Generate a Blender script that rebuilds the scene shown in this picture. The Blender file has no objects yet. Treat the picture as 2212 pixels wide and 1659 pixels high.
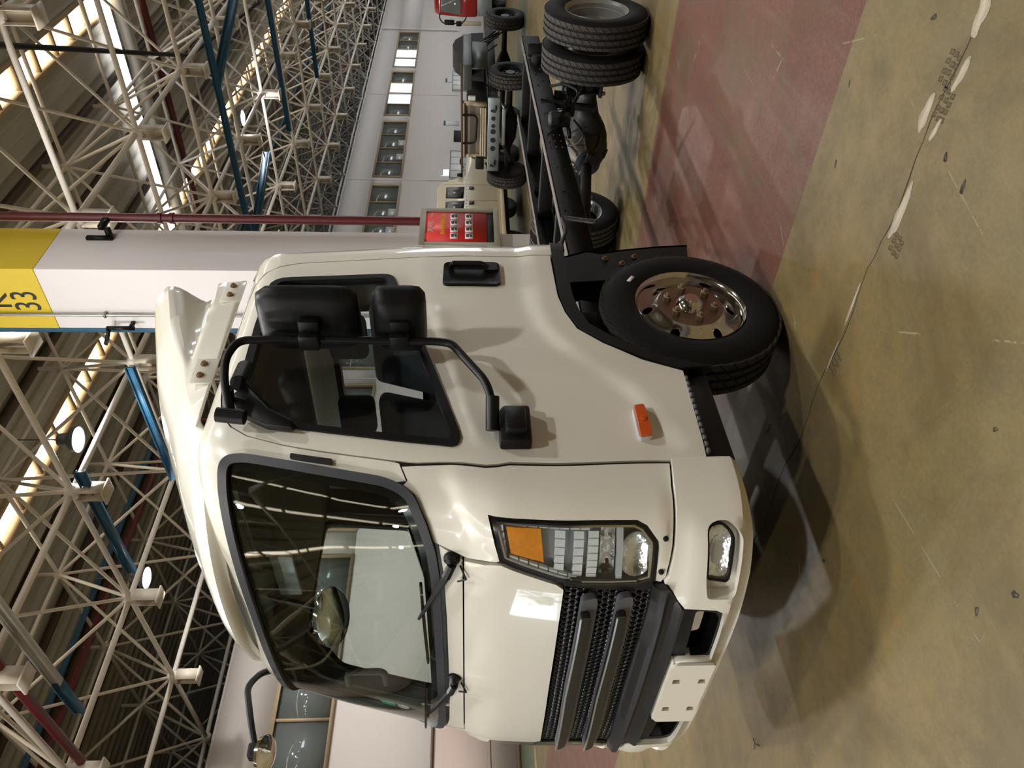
import bpy, bmesh, math, random
from mathutils import Vector, Matrix, geometry as mgeo
from bisect import bisect_right
random.seed(7)
PI = math.pi
scene = bpy.context.scene
COL = scene.collection

# ------------------------------------------------------------------ camera
# the photograph is a portrait frame stored on its side: image left is up in the place
F_PX = 1670.0
cam_d = bpy.data.cameras.new('camera'); cam = bpy.data.objects.new('camera', cam_d); COL.objects.link(cam)
cam_d.sensor_fit = 'HORIZONTAL'; cam_d.sensor_width = 36.0; cam_d.lens = 36.0*F_PX/2212.0
cam_d.clip_start = 0.05; cam_d.clip_end = 400
YAW, PITCH = math.radians(43.0), math.radians(3.3)
CAM = Vector((0, 0, 1.40))
fh = Vector((math.cos(YAW), math.sin(YAW), 0)); rt = Vector((math.sin(YAW), -math.cos(YAW), 0)); zz = Vector((0, 0, 1))
fw = fh*math.cos(PITCH)-zz*math.sin(PITCH); upv = zz*math.cos(PITCH)+fh*math.sin(PITCH)
cx, cy, cz = -upv, rt, -fw
M = Matrix(((cx.x, cy.x, cz.x, CAM.x), (cx.y, cy.y, cz.y, CAM.y), (cx.z, cy.z, cz.z, CAM.z), (0, 0, 0, 1)))
cam.matrix_world = M
scene.camera = cam
# ------------------------------------------------------------------ world, exposure
world = bpy.data.worlds.new('sky'); scene.world = world; world.use_nodes = True
bg = world.node_tree.nodes['Background']; bg.inputs[0].default_value = (0.86, 0.93, 1.0, 1); bg.inputs[1].default_value = 8.0
vs = scene.view_settings
vs.view_transform = 'Standard'; vs.look = 'None'; vs.gamma = 1.0; vs.exposure = 0.0; vs.use_curve_mapping = False
LAMP_POWER = 345.0
SKYLIGHT = 5.0
cy_ = scene.cycles
cy_.max_bounces = 7; cy_.diffuse_bounces = 3; cy_.glossy_bounces = 3; cy_.transmission_bounces = 6; cy_.transparent_max_bounces = 12
cy_.caustics_reflective = False; cy_.caustics_refractive = False; cy_.sample_clamp_indirect = 4.0; cy_.use_adaptive_sampling = True; cy_.adaptive_threshold = 0.08; cy_.use_light_tree = False

# ------------------------------------------------------------------ materials
def new_mat(name):
    m = bpy.data.materials.new(name); m.use_nodes = True
    return m, m.node_tree.nodes, m.node_tree.links, m.node_tree.nodes['Principled BSDF']
def srgb(r, g, b):
    f = lambda c: (c/12.92 if c <= 0.04045 else ((c+0.055)/1.055)**2.4)
    return (f(r/255), f(g/255), f(b/255), 1)
def mat(name, col, rough=0.5, metal=0.0, coat=0.0, noise=0.08, scale=6.0, bump=0.0, bscale=40.0, emit=0.0, spec=0.5):
    m, N, L, P = new_mat(name)
    P.inputs['Roughness'].default_value = rough; P.inputs['Metallic'].default_value = metal
    P.inputs['Coat Weight'].default_value = coat; P.inputs['Coat Roughness'].default_value = 0.04
    P.inputs['Specular IOR Level'].default_value = spec
    tc = N.new('ShaderNodeTexCoord'); nz = N.new('ShaderNodeTexNoise'); nz.inputs['Scale'].default_value = scale; nz.inputs['Detail'].default_value = 5
    L.new(tc.outputs['Object'], nz.inputs['Vector'])
    mx = N.new('ShaderNodeMix'); mx.data_type = 'RGBA'
    c = Vector(col[:3])
    mx.inputs[6].default_value = (*(c*(1-noise)), 1); mx.inputs[7].default_value = (*[min(v*(1+noise), 1) for v in c], 1)
    L.new(nz.outputs['Fac'], mx.inputs[0]); L.new(mx.outputs[2], P.inputs['Base Color'])
    if bump:
        b = N.new('ShaderNodeBump'); b.inputs['Strength'].default_value = bump; b.inputs['Distance'].default_value = 0.01
        n2 = N.new('ShaderNodeTexNoise'); n2.inputs['Scale'].default_value = bscale; n2.inputs['Detail'].default_value = 4
        L.new(tc.outputs['Object'], n2.inputs['Vector']); L.new(n2.outputs['Fac'], b.inputs['Height']); L.new(b.outputs['Normal'], P.inputs['Normal'])
    if emit:
        P.inputs['Emission Color'].default_value = col; P.inputs['Emission Strength'].default_value = emit
    return m
def glass_mat(name, tint, refl=1.0, rough=0.0):
    m, N, L, P = new_mat(name); N.remove(P)
    out = N['Material Output']; tr = N.new('ShaderNodeBsdfTransparent'); tr.inputs[0].default_value = tint
    gl = N.new('ShaderNodeBsdfGlossy'); gl.inputs['Roughness'].default_value = rough
    fr = N.new('ShaderNodeLayerWeight'); fr.inputs[0].default_value = 0.5
    pw = N.new('ShaderNodeMath'); pw.operation = 'POWER'; pw.inputs[1].default_value = 4.0; L.new(fr.outputs['Facing'], pw.inputs[0])
    mu = N.new('ShaderNodeMath'); mu.operation = 'MULTIPLY_ADD'; mu.inputs[1].default_value = 0.9*refl; mu.inputs[2].default_value = 0.045*refl; mu.use_clamp = True
    mix = N.new('ShaderNodeMixShader')
    L.new(pw.outputs[0], mu.inputs[0]); L.new(mu.outputs[0], mix.inputs[0]); L.new(tr.outputs[0], mix.inputs[1]); L.new(gl.outputs[0], mix.inputs[2])
    L.new(mix.outputs[0], out.inputs['Surface'])
    return m
def emit_mat(name, col, strength):
    m, N, L, P = new_mat(name)
    P.inputs['Base Color'].default_value = col; P.inputs['Emission Color'].default_value = col; P.inputs['Emission Strength'].default_value = strength
    return m

MT = {}
MT['paint'] = mat('cream_paint', srgb(225, 222, 209), 0.30, coat=1.0, noise=0.02, scale=2)
MT['paint_bumper'] = mat('white_bumper_paint', srgb(231, 228, 217), 0.32, coat=0.5, noise=0.02, scale=2)
MT['black'] = mat('black_plastic', srgb(12, 13, 14), 0.45, noise=0.15, scale=20, bump=0.05, bscale=300, spec=0.26)
MT['blackgloss'] = mat('gloss_black', srgb(14, 14, 16), 0.18, noise=0.1)
MT['anth'] = mat('anthracite_plastic', srgb(92, 93, 98), 0.40, noise=0.05)
MT['band'] = mat('dark_satin_plastic', srgb(29, 30, 31), 0.42, noise=0.08)
MT['rubber'] = mat('rubber_seal', srgb(40, 42, 47), 0.5, noise=0.1)
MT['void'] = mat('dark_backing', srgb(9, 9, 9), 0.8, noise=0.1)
MT['chrome'] = mat('chrome', (0.83, 0.83, 0.84, 1), 0.07, metal=1.0, noise=0.02)
MT['satin'] = mat('satin_chrome', srgb(205, 209, 210), 0.28, metal=0.85, noise=0.03)
MT['wheelchrome'] = mat('polished_wheel', (0.60, 0.575, 0.54, 1), 0.10, metal=1.0, noise=0.06, scale=9)
MT['hubsteel'] = mat('brushed_hub_face', srgb(140, 122, 108), 0.32, metal=0.9, noise=0.12, scale=12)
MT['nut'] = mat('zinc_nut', srgb(150, 132, 105), 0.4, metal=0.8, noise=0.2, scale=60)
MT['silver'] = mat('silver_wheel_paint', srgb(150, 150, 146), 0.35, metal=0.5, noise=0.06)
MT['tyre'] = mat('tyre_rubber', srgb(15, 14, 13), 0.7, noise=0.18, scale=25, bump=0.15, bscale=120, spec=0.22)
MT['tread'] = mat('dusty_tread', srgb(46, 41, 36), 0.85, noise=0.25, scale=30, bump=0.2, bscale=90)
MT['amber'] = mat('amber_lens', srgb(230, 140, 14), 0.30, noise=0.30, scale=70, spec=0.2)
MT['orange'] = mat('orange_marker', srgb(205, 84, 24), 0.2, noise=0.1, scale=30, coat=0.6)
MT['reflector'] = mat('lamp_reflector', (0.90, 0.91, 0.92, 1), 0.16, metal=1.0, noise=0.05, scale=40, bump=0.3, bscale=60)
MT['lampgrey'] = mat('lamp_inner_grey', srgb(196, 200, 204), 0.3, metal=0.15, noise=0.08)
MT['lens'] = glass_mat('clear_lens', (0.96, 0.98, 0.98, 1), 1.0)
MT['prism'] = mat('clear_prism', srgb(232, 235, 238), 0.12, noise=0.25, scale=120, coat=0.8)
MT['glass'] = glass_mat('tinted_screen_glass', (0.90, 0.945, 0.92, 1), 1.15)
MT['sideglass'] = glass_mat('tinted_side_glass', (0.92, 0.945, 0.945, 1), 1.1)
MT['frame'] = mat('black_chassis_paint', srgb(16, 15, 14), 0.6, noise=0.2, scale=8, spec=0.14)
MT['frameedge'] = mat('flange_top_paint', srgb(92, 84, 78), 0.5, noise=0.15)  # brown-grey, paler than the rail, for its top flange strip
MT['axle'] = mat('axle_casting', srgb(46, 46, 46), 0.5, metal=0.3, noise=0.25, scale=9, bump=0.3, bscale=30)
MT['diff'] = mat('diff_casting', srgb(84, 79, 70), 0.5, metal=0.3, noise=0.2, scale=9, bump=0.3, bscale=30)
MT['bluegrey'] = mat('blue_black_steel', srgb(42, 46, 56), 0.4, metal=0.3, noise=0.15)
MT['bolt'] = mat('rusty_bolt', srgb(120, 95, 60), 0.5, metal=0.6, noise=0.3, scale=40)
MT['seat'] = mat('grey_seat_fabric', srgb(52, 56, 62), 0.9, noise=0.35, scale=160, bump=0.3, bscale=200)
MT['trim'] = mat('grey_cab_trim', srgb(92, 95, 95), 0.7, noise=0.06)
MT['dash'] = mat('dark_dash', srgb(40, 42, 42), 0.6, noise=0.08)
MT['headliner'] = mat('headliner', srgb(120, 121, 118), 0.9, noise=0.05)
MT['steel'] = mat('truss_paint', srgb(238, 231, 222), 0.55, noise=0.10, scale=1.5)
MT['stub'] = mat('stub_paint', srgb(214, 203, 186), 0.55, noise=0.08)
MT['deck'] = mat('roof_deck_metal', srgb(188, 184, 172), 0.6, metal=0.2, noise=0.12, scale=0.6)
MT['purlin'] = mat('brown_purlin', srgb(84, 68, 54), 0.6, noise=0.15)
MT['blue'] = mat('crane_blue', srgb(34, 86, 116), 0.5, noise=0.12, scale=2)
MT['redpipe'] = mat('fire_pipe_red', srgb(86, 15, 19), 0.42, noise=0.1, scale=3)
MT['column'] = mat('column_paint', srgb(226, 221, 222), 0.6, noise=0.035, scale=1.6)
MT['yellow'] = mat('column_yellow', srgb(232, 202, 52), 0.6, noise=0.05, scale=2)
MT['ink'] = mat('black_lettering', srgb(28, 26, 22), 0.6)
MT['wall'] = mat('wall_plaster', srgb(208, 200, 195), 0.85, noise=0.03, scale=0.7)
MT['pinkwall'] = mat('pink_panel', srgb(196, 176, 166), 0.7, noise=0.04, scale=1)
MT['tan'] = mat('tan_window_frame', srgb(176, 154, 124), 0.6, noise=0.08)
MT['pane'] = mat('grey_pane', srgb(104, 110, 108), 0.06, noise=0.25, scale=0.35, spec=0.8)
MT['skirt'] = mat('brown_skirting', srgb(96, 74, 56), 0.6)
MT['white'] = mat('white_plastic', srgb(226, 226, 224), 0.4, noise=0.03)
MT['plate'] = mat('plate_bracket_white', srgb(228, 224, 210), 0.45, noise=0.02)
MT['red'] = mat('red_board', srgb(196, 36, 32), 0.45, noise=0.05)
MT['cabframe'] = mat('grey_green_frame', srgb(148, 142, 122), 0.5, metal=0.3, noise=0.06)
MT['olive_white'] = mat('offroad_cream', srgb(206, 192, 160), 0.35, coat=0.3, noise=0.03)
MT['zincmetal'] = mat('bare_zinc_sheet', srgb(134, 142, 144), 0.35, metal=0.7, noise=0.25, scale=6)
MT['greenmetal'] = mat('grey_green_primer', srgb(66, 71, 64), 0.5, metal=0.4, noise=0.2, scale=4)
MT['radiator'] = mat('radiator_core', srgb(112, 104, 92), 0.7, noise=0.12, scale=30)
MT['tanmetal'] = mat('tan_cooler', srgb(172, 156, 128), 0.5, noise=0.08)
MT['rust'] = mat('rust_bar', srgb(74, 50, 36), 0.7, noise=0.2)
MT['redcab'] = mat('red_cab_paint', srgb(150, 22, 24), 0.25, coat=0.6)
MT['lampbody'] = mat('lamp_housing', srgb(90, 92, 96), 0.5, metal=0.5)
MT['lampglow'] = emit_mat('lamp_glow', (1.0, 0.98, 0.94, 1), 30.0)
MT['skyglow'] = emit_mat('skylight_panel', (1.0, 0.90, 0.72, 1), SKYLIGHT)
MT['clereglow'] = emit_mat('clerestory_panel', (0.95, 0.95, 1.0, 1), 2.2)
MT['brightpane'] = emit_mat('pane_and_sign_glow', (0.78, 0.88, 1.0, 1), 0.9)
for _n in ('lampglow', 'brightpane', 'clereglow'): MT[_n].cycles.emission_sampling = 'NONE'
MT['leaf'] = mat('tree_leaves', srgb(58, 84, 44), 0.8, noise=0.4, scale=3)
MT['bark'] = mat('bark', srgb(70, 56, 44), 0.9)
MT['concrete'] = mat('bare_concrete', srgb(158, 148, 130), 0.9, noise=0.12, scale=30, bump=0.4, bscale=80)
MT['print'] = mat('dried_tread_mark', srgb(74, 62, 38), 0.6, noise=0.2, scale=30)
MT['oil'] = mat('oil_mark', srgb(50, 44, 32), 0.5, noise=0.2, scale=30)
MT['crack'] = mat('crack_filler', srgb(52, 44, 30), 0.9)
MT['sticker_teal'] = mat('teal_sticker', srgb(70, 170, 150), 0.5)
MT['kerb'] = mat('outdoor_paving', srgb(170, 168, 160), 0.9)

def floor_material():
    m, N, L, P = new_mat('painted_epoxy_floor')
    geo = N.new('ShaderNodeNewGeometry'); sep = N.new('ShaderNodeSeparateXYZ'); L.new(geo.outputs['Position'], sep.inputs[0])
    def noise(scale, detail=6, rough=0.6, vec=None, dist=0.0):
        n = N.new('ShaderNodeTexNoise'); n.inputs['Scale'].default_value = scale; n.inputs['Detail'].default_value = detail
        n.inputs['Roughness'].default_value = rough; n.inputs['Distortion'].default_value = dist
        L.new(vec or geo.outputs['Position'], n.inputs['Vector']); return n.outputs['Fac']
    def math_(op, a, b=None):
        n = N.new('ShaderNodeMath'); n.operation = op
        for i, v in enumerate((a, b)):
            if v is None: continue
            if isinstance(v, (int, float)): n.inputs[i].default_value = v
            else: L.new(v, n.inputs[i])
        return n.outputs[0]
    def band(axis, lo, hi):
        return math_('MULTIPLY', math_('GREATER_THAN', sep.outputs[axis], lo), math_('LESS_THAN', sep.outputs[axis], hi))
    def mix(f, a, b):
        n = N.new('ShaderNodeMix'); n.data_type = 'RGBA'
        if isinstance(f, (int, float)): n.inputs[0].default_value = f
        else: L.new(f, n.inputs[0])
        for i, v in ((6, a), (7, b)):
            if isinstance(v, tuple): n.inputs[i].default_value = v
            else: L.new(v, n.inputs[i])
        return n.outputs[2]
    def ramp(f, lo, hi):
        n = N.new('ShaderNodeMapRange'); n.inputs[1].default_value = lo; n.inputs[2].default_value = hi; L.new(f, n.inputs[0]); return n.outputs[0]
    n1 = noise(0.9, 5); n2 = noise(5.0, 8, 0.7); n3 = noise(22.0, 6, 0.7)
    mp = N.new('ShaderNodeMapping'); mp.inputs['Scale'].default_value = (0.35, 5.0, 1); L.new(geo.outputs['Position'], mp.inputs[0])
    n4 = noise(2.2, 6, 0.65, mp.outputs[0])
    olive = mix(ramp(n1, 0.35, 0.65), srgb(116, 103, 66), srgb(130, 106, 60))
    olive = mix(ramp(n2, 0.35, 0.75), olive, srgb(100, 90, 62))
    red = mix(ramp(n2, 0.3, 0.7), srgb(104, 52, 46), srgb(92, 46, 41))
    red = mix(ramp(n4, 0.52, 0.85), red, srgb(98, 66, 58))
    green = mix(ramp(n4, 0.35, 0.7), srgb(82, 108, 88), srgb(58, 84, 68))
    c = olive
    c = mix(band(0, 2.85, 5.43), c, red)
    gband = math_('MAXIMUM', band(0, 10.55, 11.95), band(0, 19.2, 22.6))
    gband = math_('MULTIPLY', gband, math_('LESS_THAN', sep.outputs[1], 16.3))
    c = mix(gband, c, green)
    yb = math_('MULTIPLY', math_('MAXIMUM', band(0, 11.95, 12.1), band(0, 22.6, 22.8)), math_('LESS_THAN', sep.outputs[1], 16.3))
    c = mix(yb, c, srgb(176, 142, 72))
    c = mix(band(1, 16.75, 20.9), c, green)
    c = mix(band(1, 16.3, 16.75), c, srgb(176, 160, 112))
    # grain, grime and fine scratches
    n5 = noise(60.0, 8, 0.75); n6 = noise(1.7, 9, 0.72, None, 0.6)
    c = mix(math_('MULTIPLY', ramp(n5, 0.42, 0.68), 0.28), c, srgb(150, 136, 100))
    c = mix(math_('MULTIPLY', ramp(n6, 0.48, 0.62), 0.6), c, srgb(88, 74, 46))
    c = mix(math_('MULTIPLY', ramp(n5, 0.62, 0.70), 0.5), c, srgb(70, 60, 42))
    c = mix(math_('MULTIPLY', ramp(n4, 0.55, 0.85), 0.3), c, srgb(138, 128, 100))
    c = mix(math_('MULTIPLY', ramp(n3, 0.62, 0.8), 0.5), c, srgb(80, 70, 48))
    wv = N.new('ShaderNodeTexVoronoi'); wv.feature = 'DISTANCE_TO_EDGE'; wv.inputs['Scale'].default_value = 0.55
    mp2 = N.new('ShaderNodeMapping'); mp2.inputs['Rotation'].default_value = (0, 0, 0.5); mp2.inputs['Scale'].default_value = (1, 2.4, 1); L.new(geo.outputs['Position'], mp2.inputs[0]); L.new(mp2.outputs[0], wv.inputs['Vector'])
    scr = math_('MULTIPLY', math_('LESS_THAN', wv.outputs[0], 0.0022), math_('GREATER_THAN', n2, 0.56))
    c = mix(math_('MULTIPLY', scr, 0.6), c, srgb(160, 150, 120))
    c = mix(0.36, c, srgb(34, 28, 16))
    L.new(c, P.inputs['Base Color'])
    r = N.new('ShaderNodeMapRange'); r.inputs[1].default_value = 0.3; r.inputs[2].default_value = 0.7; r.inputs[3].default_value = 0.36; r.inputs[4].default_value = 0.55; P.inputs['Specular IOR Level'].default_value = 0.34
    L.new(n2, r.inputs[0]); L.new(r.outputs[0], P.inputs['Roughness'])
    b = N.new('ShaderNodeBump'); b.inputs['Strength'].default_value = 0.06; b.inputs['Distance'].default_value = 0.01; L.new(n3, b.inputs['Height']); L.new(b.outputs[0], P.inputs['Normal'])
    return m
MT['floor'] = floor_material()

# ------------------------------------------------------------------ mesh helpers
ORG = {}
def tag(o, label=None, cat=None, group=None, kind=None):
    if label: o['label'] = label
    if cat: o['category'] = cat
    if group: o['group'] = group
    if kind: o['kind'] = kind
    return o
def root(name, loc, label, cat, group=None):
    o = bpy.data.objects.new(name, None); o.empty_display_size = 0.2; COL.objects.link(o); o.location = loc; ORG[o] = Vector(loc)
    return tag(o, label, cat, group)
def link(name, me, org, parent):
    o = bpy.data.objects.new(name, me); COL.objects.link(o); org = Vector(org); ORG[o] = org
    if parent is not None:
        o.parent = parent; o.location = org-ORG[parent]
    else: o.location = org
    return o
class MB:
    def __init__(s): s.v = []; s.f = []; s.m = []; s.mi = 0
    def add(s, V, Fc):
        n = len(s.v); s.v += [Vector(p) for p in V]; s.f += [tuple(i+n for i in f) for f in Fc]; s.m += [s.mi]*len(Fc); return s
    def box(s, a, b):
        x0, y0, z0 = a; x1, y1, z1 = b
        return s.add([(x0, y0, z0), (x1, y0, z0), (x1, y1, z0), (x0, y1, z0), (x0, y0, z1), (x1, y0, z1), (x1, y1, z1), (x0, y1, z1)],
                     [(0, 3, 2, 1), (4, 5, 6, 7), (0, 1, 5, 4), (1, 2, 6, 5), (2, 3, 7, 6), (3, 0, 4, 7)])
    def obox(s, c, ax, ay, az):
        c, ax, ay, az = Vector(c), Vector(ax), Vector(ay), Vector(az)
        P = [c+i*ax+j*ay+k*az for k in (-1, 1) for i, j in ((-1, -1), (1, -1), (1, 1), (-1, 1))]
        return s.add(P, [(0, 3, 2, 1), (4, 5, 6, 7), (0, 1, 5, 4), (1, 2, 6, 5), (2, 3, 7, 6), (3, 0, 4, 7)])
    def prism(s, poly, d):
        n = len(poly); d = Vector(d); P = [Vector(p) for p in poly]; P += [p+d for p in P[:n]]
        F = [tuple(range(n))[::-1], tuple(range(n, 2*n))]+[(i, (i+1) % n, n+(i+1) % n, n+i) for i in range(n)]
        return s.add(P, F)
    def tube(s, path, r, n=10, cap=True):
        path = [Vector(p) for p in path]; R = r if isinstance(r, (list, tuple)) else [r]*len(path)
        V = []; Fc = []; ref = None
        for i, p in enumerate(path):
            t = (path[min(i+1, len(path)-1)]-path[max(i-1, 0)]).normalized()
            if ref is None:
                ref = Vector((0, 0, 1)) if abs(t.z) < 0.9 else Vector((1, 0, 0))
            a = t.cross(ref).normalized(); b = a.cross(t).normalized(); ref = b
            V += [p+(a*math.cos(2*PI*k/n)+b*math.sin(2*PI*k/n))*R[i] for k in range(n)]
        for i in range(len(path)-1):
            Fc += [(i*n+k, i*n+(k+1) % n, (i+1)*n+(k+1) % n, (i+1)*n+k) for k in range(n)]
        if cap: Fc += [tuple(range(n))[::-1], tuple(range((len(path)-1)*n, len(path)*n))]
        return s.add(V, Fc)
    def lathe(s, o, axis, prof, n=32, close=False):
        """prof: (r, t) with t along axis"""
        o, axis = Vector(o), Vector(axis).normalized(); ref = Vector((0, 0, 1)) if abs(axis.z) < 0.9 else Vector((1, 0, 0))
        a = axis.cross(ref).normalized(); b = axis.cross(a).normalized(); V = []; Fc = []; m = len(prof)
        for r, t in prof: V += [o+axis*t+(a*math.cos(2*PI*k/n)+b*math.sin(2*PI*k/n))*r for k in range(n)]
        for i in range(m if close else m-1):
            j = (i+1) % m
            Fc += [(i*n+k, j*n+k, j*n+(k+1) % n, i*n+(k+1) % n) for k in range(n)]
        return s.add(V, Fc)
    def obj(s, name, mats, parent=None, bevel=0, smooth=35, org=None, segs=2, fix=True):
        if not isinstance(mats, (list, tuple)): mats = [mats]
        if org is None:
            lo = Vector([min(p[i] for p in s.v) for i in range(3)]); hi = Vector([max(p[i] for p in s.v) for i in range(3)]); org = (lo+hi)/2
        org = Vector(org)
        me = bpy.data.meshes.new(name); me.from_pydata([p-org for p in s.v], [], s.f)
        for m in mats: me.materials.append(MT[m] if isinstance(m, str) else m)
        if len(mats) > 1: me.polygons.foreach_set('material_index', s.m)
        if bevel or fix:
            bm = bmesh.new(); bm.from_mesh(me)
            if fix: bmesh.ops.remove_doubles(bm, verts=bm.verts, dist=1e-5); bmesh.ops.recalc_face_normals(bm, faces=bm.faces)
            if bevel:
                E_ = [e for e in bm.edges if len(e.link_faces) == 2 and e.calc_face_angle(0) > 0.5]
                bmesh.ops.bevel(bm, geom=E_, offset=bevel, segments=segs, affect='EDGES', profile=0.5, clamp_overlap=True)
            bm.to_mesh(me); bm.free()
        me.polygons.foreach_set('use_smooth', [True]*len(me.polygons))
        if smooth: me.set_sharp_from_angle(angle=math.radians(smooth))
        me.update()
        return link(name, me, org, parent)
def arcpath(P, r, n=5):
    """round the corners of a polyline"""
    P = [Vector(p) for p in P]; out = [P[0]]
    for a, b, c in zip(P, P[1:], P[2:]):
        u, w = (a-b), (c-b); k = min(r, u.length*0.45, w.length*0.45); p, q = b+u.normalized()*k, b+w.normalized()*k
        for i in range(n+1):
            t = i/n; out.append(p*(1-t)**2+b*2*t*(1-t)+q*t*t)
    out.append(P[-1]); return out
def round_poly(P, r, n=4):
    P = [Vector((*p, 0)) for p in P]; out = []; m = len(P); R = r if isinstance(r, (list, tuple)) else [r]*m
    for i in range(m):
        a, b, c = P[i-1], P[i], P[(i+1) % m]; u, w = a-b, c-b; k = min(R[i], u.length*0.48, w.length*0.48)
        p, q = b+u.normalized()*k, b+w.normalized()*k
        for j in range(n+1):
            t = j/n; v = p*(1-t)**2+b*2*t*(1-t)+q*t*t; out.append((v.x, v.y))
    return out
def copy_tree(src, parent, loc, name=None):
    o = src.copy(); COL.objects.link(o); o.parent = parent; o.location = Vector(loc)-(ORG[parent] if parent else Vector()); ORG[o] = Vector(loc)
    d = Vector(loc)-ORG[src]
    for ch in [c for c in src.children]:
        q = ch.copy(); COL.objects.link(q); q.parent = o; ORG[q] = ORG[ch]+d
    return o
def text_mesh(s, size):
    c = bpy.data.curves.new('lettering', 'FONT'); c.body = s; c.size = size; c.align_x = 'CENTER'; c.align_y = 'CENTER'; c.extrude = 0.002
    o = bpy.data.objects.new('lettering', c); COL.objects.link(o)
    bpy.context.view_layer.update()
    me = bpy.data.meshes.new_from_object(o.evaluated_get(bpy.context.evaluated_depsgraph_get()))
    bpy.data.objects.remove(o); return me
def lettering(name, s, size, org, xaxis, normal, m, parent, sx=1.0):
    me = text_mesh(s, size); me.materials.clear(); me.materials.append(MT[m])
    X, Nn = Vector(xaxis).normalized(), Vector(normal).normalized(); Y = Nn.cross(X)
    for v in me.vertices: v.co = X*v.co.x*sx+Y*v.co.y+Nn*v.co.z
    return link(name, me, org, parent)

# ================================================================== THE HALL
def quad_strip(name, pts, m, parent, h=0.0012):
    """thin painted or peeled patch lying on the floor"""
    b = MB(); b.prism([(x, y, 0.0) for x, y in pts], (0, 0, h)); return b.obj(name, m, parent, smooth=0)
fl = MB(); fl.add([(-22, -16, 0), (82, -16, 0), (82, 36, 0), (-22, 36, 0)], [(0, 1, 2, 3)])
floor = fl.obj('floor', 'floor', smooth=0, org=(0, 0, 0)); tag(floor, 'worn painted floor, olive with a dull red walkway', 'floor', kind='structure')
# floor damage: joint line, peeled patches, dried tread marks, oil spots
def blob(cx_, cy_, rx, ry, rot=0.0, n=18, j=0.25, seed=1):
    rd = random.Random(seed); out = []; ph = [rd.uniform(0, 6.28) for _ in range(4)]
    for i in range(n):
        a = 2*PI*i/n; k = 1+j*(.6*math.sin(2*a+ph[0])+.45*math.sin(3*a+ph[1])+.35*math.sin(5*a+ph[2])+.2*math.sin(8*a+ph[3])); x, y = rx*k*math.cos(a), ry*k*math.sin(a)
        out.append((cx_+x*math.cos(rot)-y*math.sin(rot), cy_+x*math.sin(rot)+y*math.cos(rot)))
    return out
rd = random.Random(3); pl = []; pr = []
for i in range(70):
    y = 0.3+i*0.06; x = 2.185+0.012*math.sin(i*0.7)+rd.uniform(-0.006, 0.006); w = rd.uniform(0.0006, 0.0026)
    pl.append((x-w, y)); pr.append((x+w, y))
quad_strip('floor_joint', pl+pr[::-1], 'crack', floor)
for i, (x, y, rx, ry, a) in enumerate([(2.174, .641, .026, .06, .2), (2.147, .80, .013, .062, -.12), (2.238, .955, .022, .058, .1), (2.157, .973, .011, .036, -.1), (2.153, 1.25, .024, .088, -.02), (2.20, 1.66, .006, .10, 0.05), (2.19, 1.90, .004, .07, 0)]):
    quad_strip('peeled_patch', blob(x, y, rx, ry, a, 26, 0.24, 20+i), 'concrete', floor, 0.0016)
for i, (x, y, n_) in enumerate([(2.208, .804, 4), (2.167, .896, 4), (2.099, 1.348, 3), (2.158, 1.893, 4)]):
    b = MB(); rd = random.Random(i)
    for r_ in range(n_):
        for c_ in range(3):
            xx, yy = x-.032+c_*.024+rd.uniform(-.002, .002), y-.045+r_*.026+rd.uniform(-.003, .003)
            b.prism([(xx, yy, 0), (xx+.019, yy+.005, 0), (xx+.020, yy+.021, 0), (xx+.001, yy+.017, 0)], (0, 0, .0011))
    b.obj('tread_mark', 'print', floor, smooth=0)['kind'] = 'stuff'
for i, p in enumerate([(2.772, 1.076, .004, .012), (2.67, 1.343, .005, .018), (2.395, .726, .014, .008), (2.055, 1.008, .010, .012), (1.923, 1.033, .009, .018), (1.693, 2.532, .010, .008), (1.363, 1.436, .008, .007), (1.023, 1.692, .012, .010), (1.074, 1.856, .008, .012)]):
    quad_strip('oil_spot', blob(*p, 0.3, 16, .35, 50+i), 'oil', floor)
lf = MB(); lf.prism([(2.44, 2.53, .001), (2.455, 2.55, .001), (2.45, 2.60, .001), (2.44, 2.56, .001)], (.004, 0, .006)); tag(lf.obj('dry_leaf', 'bolt'), 'small brown dry leaf on the floor below the sill', 'leaf')
tw = MB(); tw.tube([(1.47, 3.74, .004), (1.50, 3.79, .006), (1.53, 3.80, .004)], .002, 5); tw.tube([(1.50, 3.79, .006), (1.49, 3.83, .004)], .0015, 5); tag(tw.obj('twig', 'ink'), 'thin dark twig lying on the floor ahead of the bumper', 'twig')
# --------------------------------------------------------------- back wall with its strip of windows
WY = 20.8; WTOP = 7.98; WZ0, WZ1 = 4.97, 6.60; PER = 7.86; WW = 6.96
GATE0, GATE1, GATEZ = -21.6, -13.6, 4.3            # open gate in the far left corner, outside the frame
wins = [14.40+PER*k for k in range(-2, 7)]            # right hand ends
b = MB()
b.box((GATE1, WY, 0), (80, WY+.35, WZ0)); b.box((-22, WY, 0), (GATE0, WY+.35, WZ0)); b.box((GATE0, WY, GATEZ), (GATE1, WY+.35, WZ0))
b.box((-22, WY, WZ1), (80, WY+.35, WTOP))
e = -22.0
for xr in wins:
    b.box((e, WY, WZ0), (xr-WW, WY+.35, WZ1)); e = xr
b.box((e, WY, WZ0), (80, WY+.35, WZ1))
wall = b.obj('wall_back', 'wall', smooth=0, fix=False, org=(20, WY, 0)); tag(wall, 'long white plastered wall with a strip of upper windows', 'wall', kind='structure')
for xj in (38.57, 49.97, 22.6, 61.98):
    j = MB().box((xj-.03, WY-.012, 2.0), (xj+.03, WY, WTOP)); j.obj('wall_joint', 'wall', wall, smooth=0)
top = MB().box((-22, WY, WTOP), (80, WY+.40, WTOP+.08)); top.obj('coping', 'wall', wall, smooth=0)
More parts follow.
